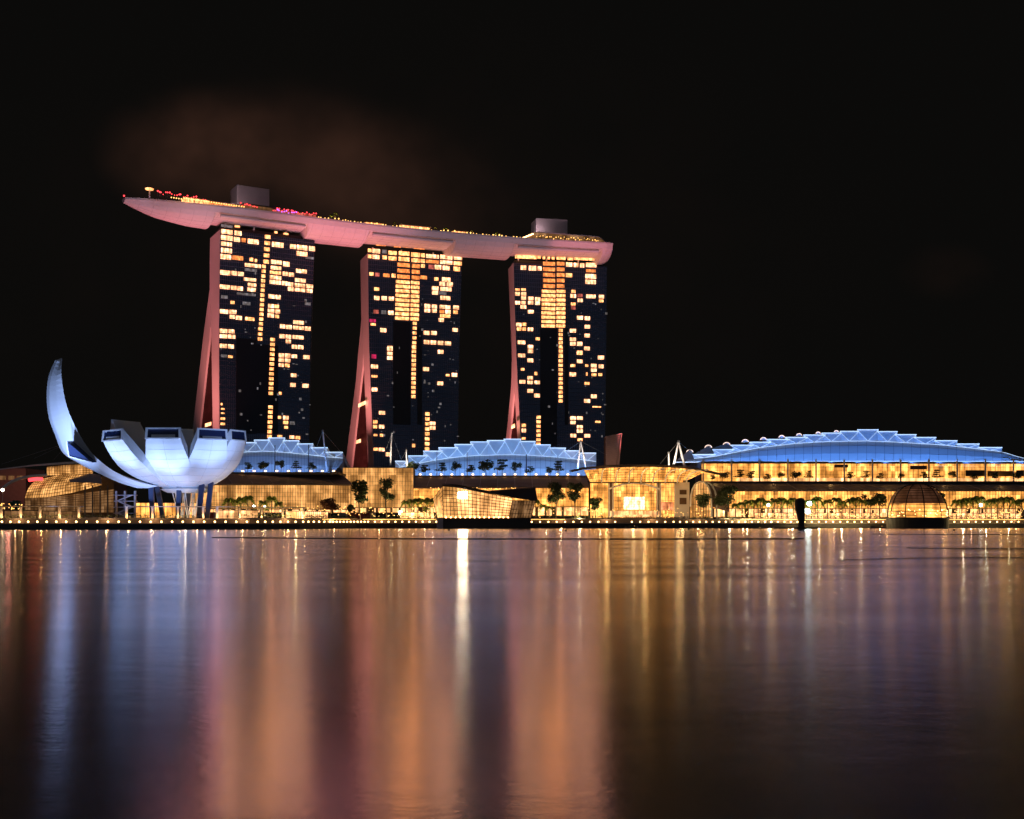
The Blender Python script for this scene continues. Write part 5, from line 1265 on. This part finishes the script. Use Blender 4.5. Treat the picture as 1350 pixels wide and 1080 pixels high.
for i, x in enumerate(spots_):
    q = ep(x, 7.6 + (i*7 % 5)*.4, GZ2)
    near = 'before the bright entrance hall' if 765 < x < 935 else ('on the left promenade' if x < 600 else 'on the right promenade')
    lab = 'tiny dark silhouette of a standing person ' + near
    grp_ = 'people ' + near
    if pp is None: pp = make_person(lab, q, grp_)
    else: copy_tree(pp, q, lab, rnd.uniform(.95, 1.08), x*.7, 'people ' + near)

# ------------------------------------------------------------------ things in the water
def marker():
    q = P(1055.5, 697.5, 500); q.z = 0; s_ = 1/F*500
    t = thing('water_marker', 'tall dark rounded marker standing in the water at right', 'marker', q)
    prof = [(5.2, -.5), (5.0, .6), (4.4, 1.2), (4.2, 3.2), (5.4, 6), (6.4, 8), (6.3, 9.6), (6.9, 11.2), (6.3, 12.6), (4.6, 13.4), (1.4, 13.8)]
    rings = []
    for r, z in prof:
        dx = .35*math.sin(z*.45); rings.append([q + V(dx + math.cos(a)*r*s_*(1 + .08*math.sin(3*a+z)), math.sin(a)*r*s_, z) for a in [2*math.pi*k/16 for k in range(16)]])
    MB().loft(rings).build('body', 'boat', t, smooth=True)
    MB().box(q + V(0,0,.5), (4.4, 4.4, 1.0)).build('plinth', 'darkstone', t)
marker()
def boat(name, label, x0, x1, Y, h, cabin=True):
    a, b = P(x0, 0, Y), P(x1, 0, Y); a.z = b.z = 0; L_ = b.x-a.x; c = (a+b)/2
    t = thing(name, label, 'boat', c, 'low dark boats by the quay')
    rings = []
    for i in range(9):
        u = i/8; wd = 1.5*math.sin(math.pi*min(1, .12+u*.88))**.5 + .1; x = a.x + L_*u; sh = .35*(2*u-1)**2
        rings.append([V(x, Y-wd*.7, -.2), V(x, Y+wd*.7, -.2), V(x, Y+wd, h*.55+sh), V(x, Y-wd, h*.55+sh)])
    MB().loft(rings).build('hull', 'boat', t)
    if cabin: MB().hexa([c+V(-L_*.2,-1,h*.5), c+V(L_*.2,-1,h*.5), c+V(L_*.2,1,h*.5), c+V(-L_*.2,1,h*.5), c+V(-L_*.15,-.8,h), c+V(L_*.16,-.8,h), c+V(L_*.16,.8,h), c+V(-L_*.15,.8,h)]).build('cabin', 'boat', t)
    MB().ball(c + V(L_*.2, -1.2, h*.6+.3), .12, 4).build('boat_light', 'bulbs', t)
boat('moored_boat', 'small dark boat moored below the bright entrance hall', 825, 841, 560, 1.6)
boat('pontoon', 'long low dark pontoon beside the dark water marker', 1020, 1079, 535, .9, False)
boat('pontoon', 'short dark pontoon left of the glass dome', 1147, 1168, 560, 1.4, False)
boat('pontoon', 'low dark raft in front of the arched vault', 980, 1010, 548, .6, False)
# thin dark tubes laid as stripes on the water
def stripe(label, pts, r=.16):
    w_ = [V((x-675)/F*Y, Y, .05) for x, Y in pts]; t = thing('floating_stripe', label, 'floating boom', w_[0], 'dark stripes on the water')
    MB().line(w_, r, 6).build('stripe_tube', 'boat', t)
stripe('long dark floating boom crossing the bay left of centre', [(280, 232), (420, 222), (560, 215), (700, 213), (860, 213), (1010, 214), (1060, 216)], .15)
stripe('upper short dark boom at the right edge of the water', [(1195, 142), (1270, 138), (1400, 137)], .045)
stripe('lower dark boom running to the right edge of the water', [(1105, 97), (1200, 102), (1300, 104), (1420, 104)], .03)
stripe('faint dark boom in front of the glass dome', [(1150, 300), (1250, 292), (1400, 290)], .1)
q = P(592, 0, 420); q.z = 0
by = thing('buoy', 'tiny dark buoy in front of the crystal pavilion', 'buoy', q, 'small buoys in the bay')
MB().ball(q + V(0,0,.25), .45, 6).build('float', 'boat', by); MB().bar(q + V(0,0,.6), q + V(0,0,1.2), .08).build('post', 'boat', by)
for x, Y, lab in ((746, 400, 'tiny dark buoy below the tall dark trees'), (908, 470, 'tiny dark buoy in front of the arched vault'), (1258, 430, 'tiny dark buoy in front of the glass dome'), (956, 520, 'tiny dark buoy left of the dark water marker')):
    copy_tree(by, V((x-675)/F*Y, Y, 0), lab)
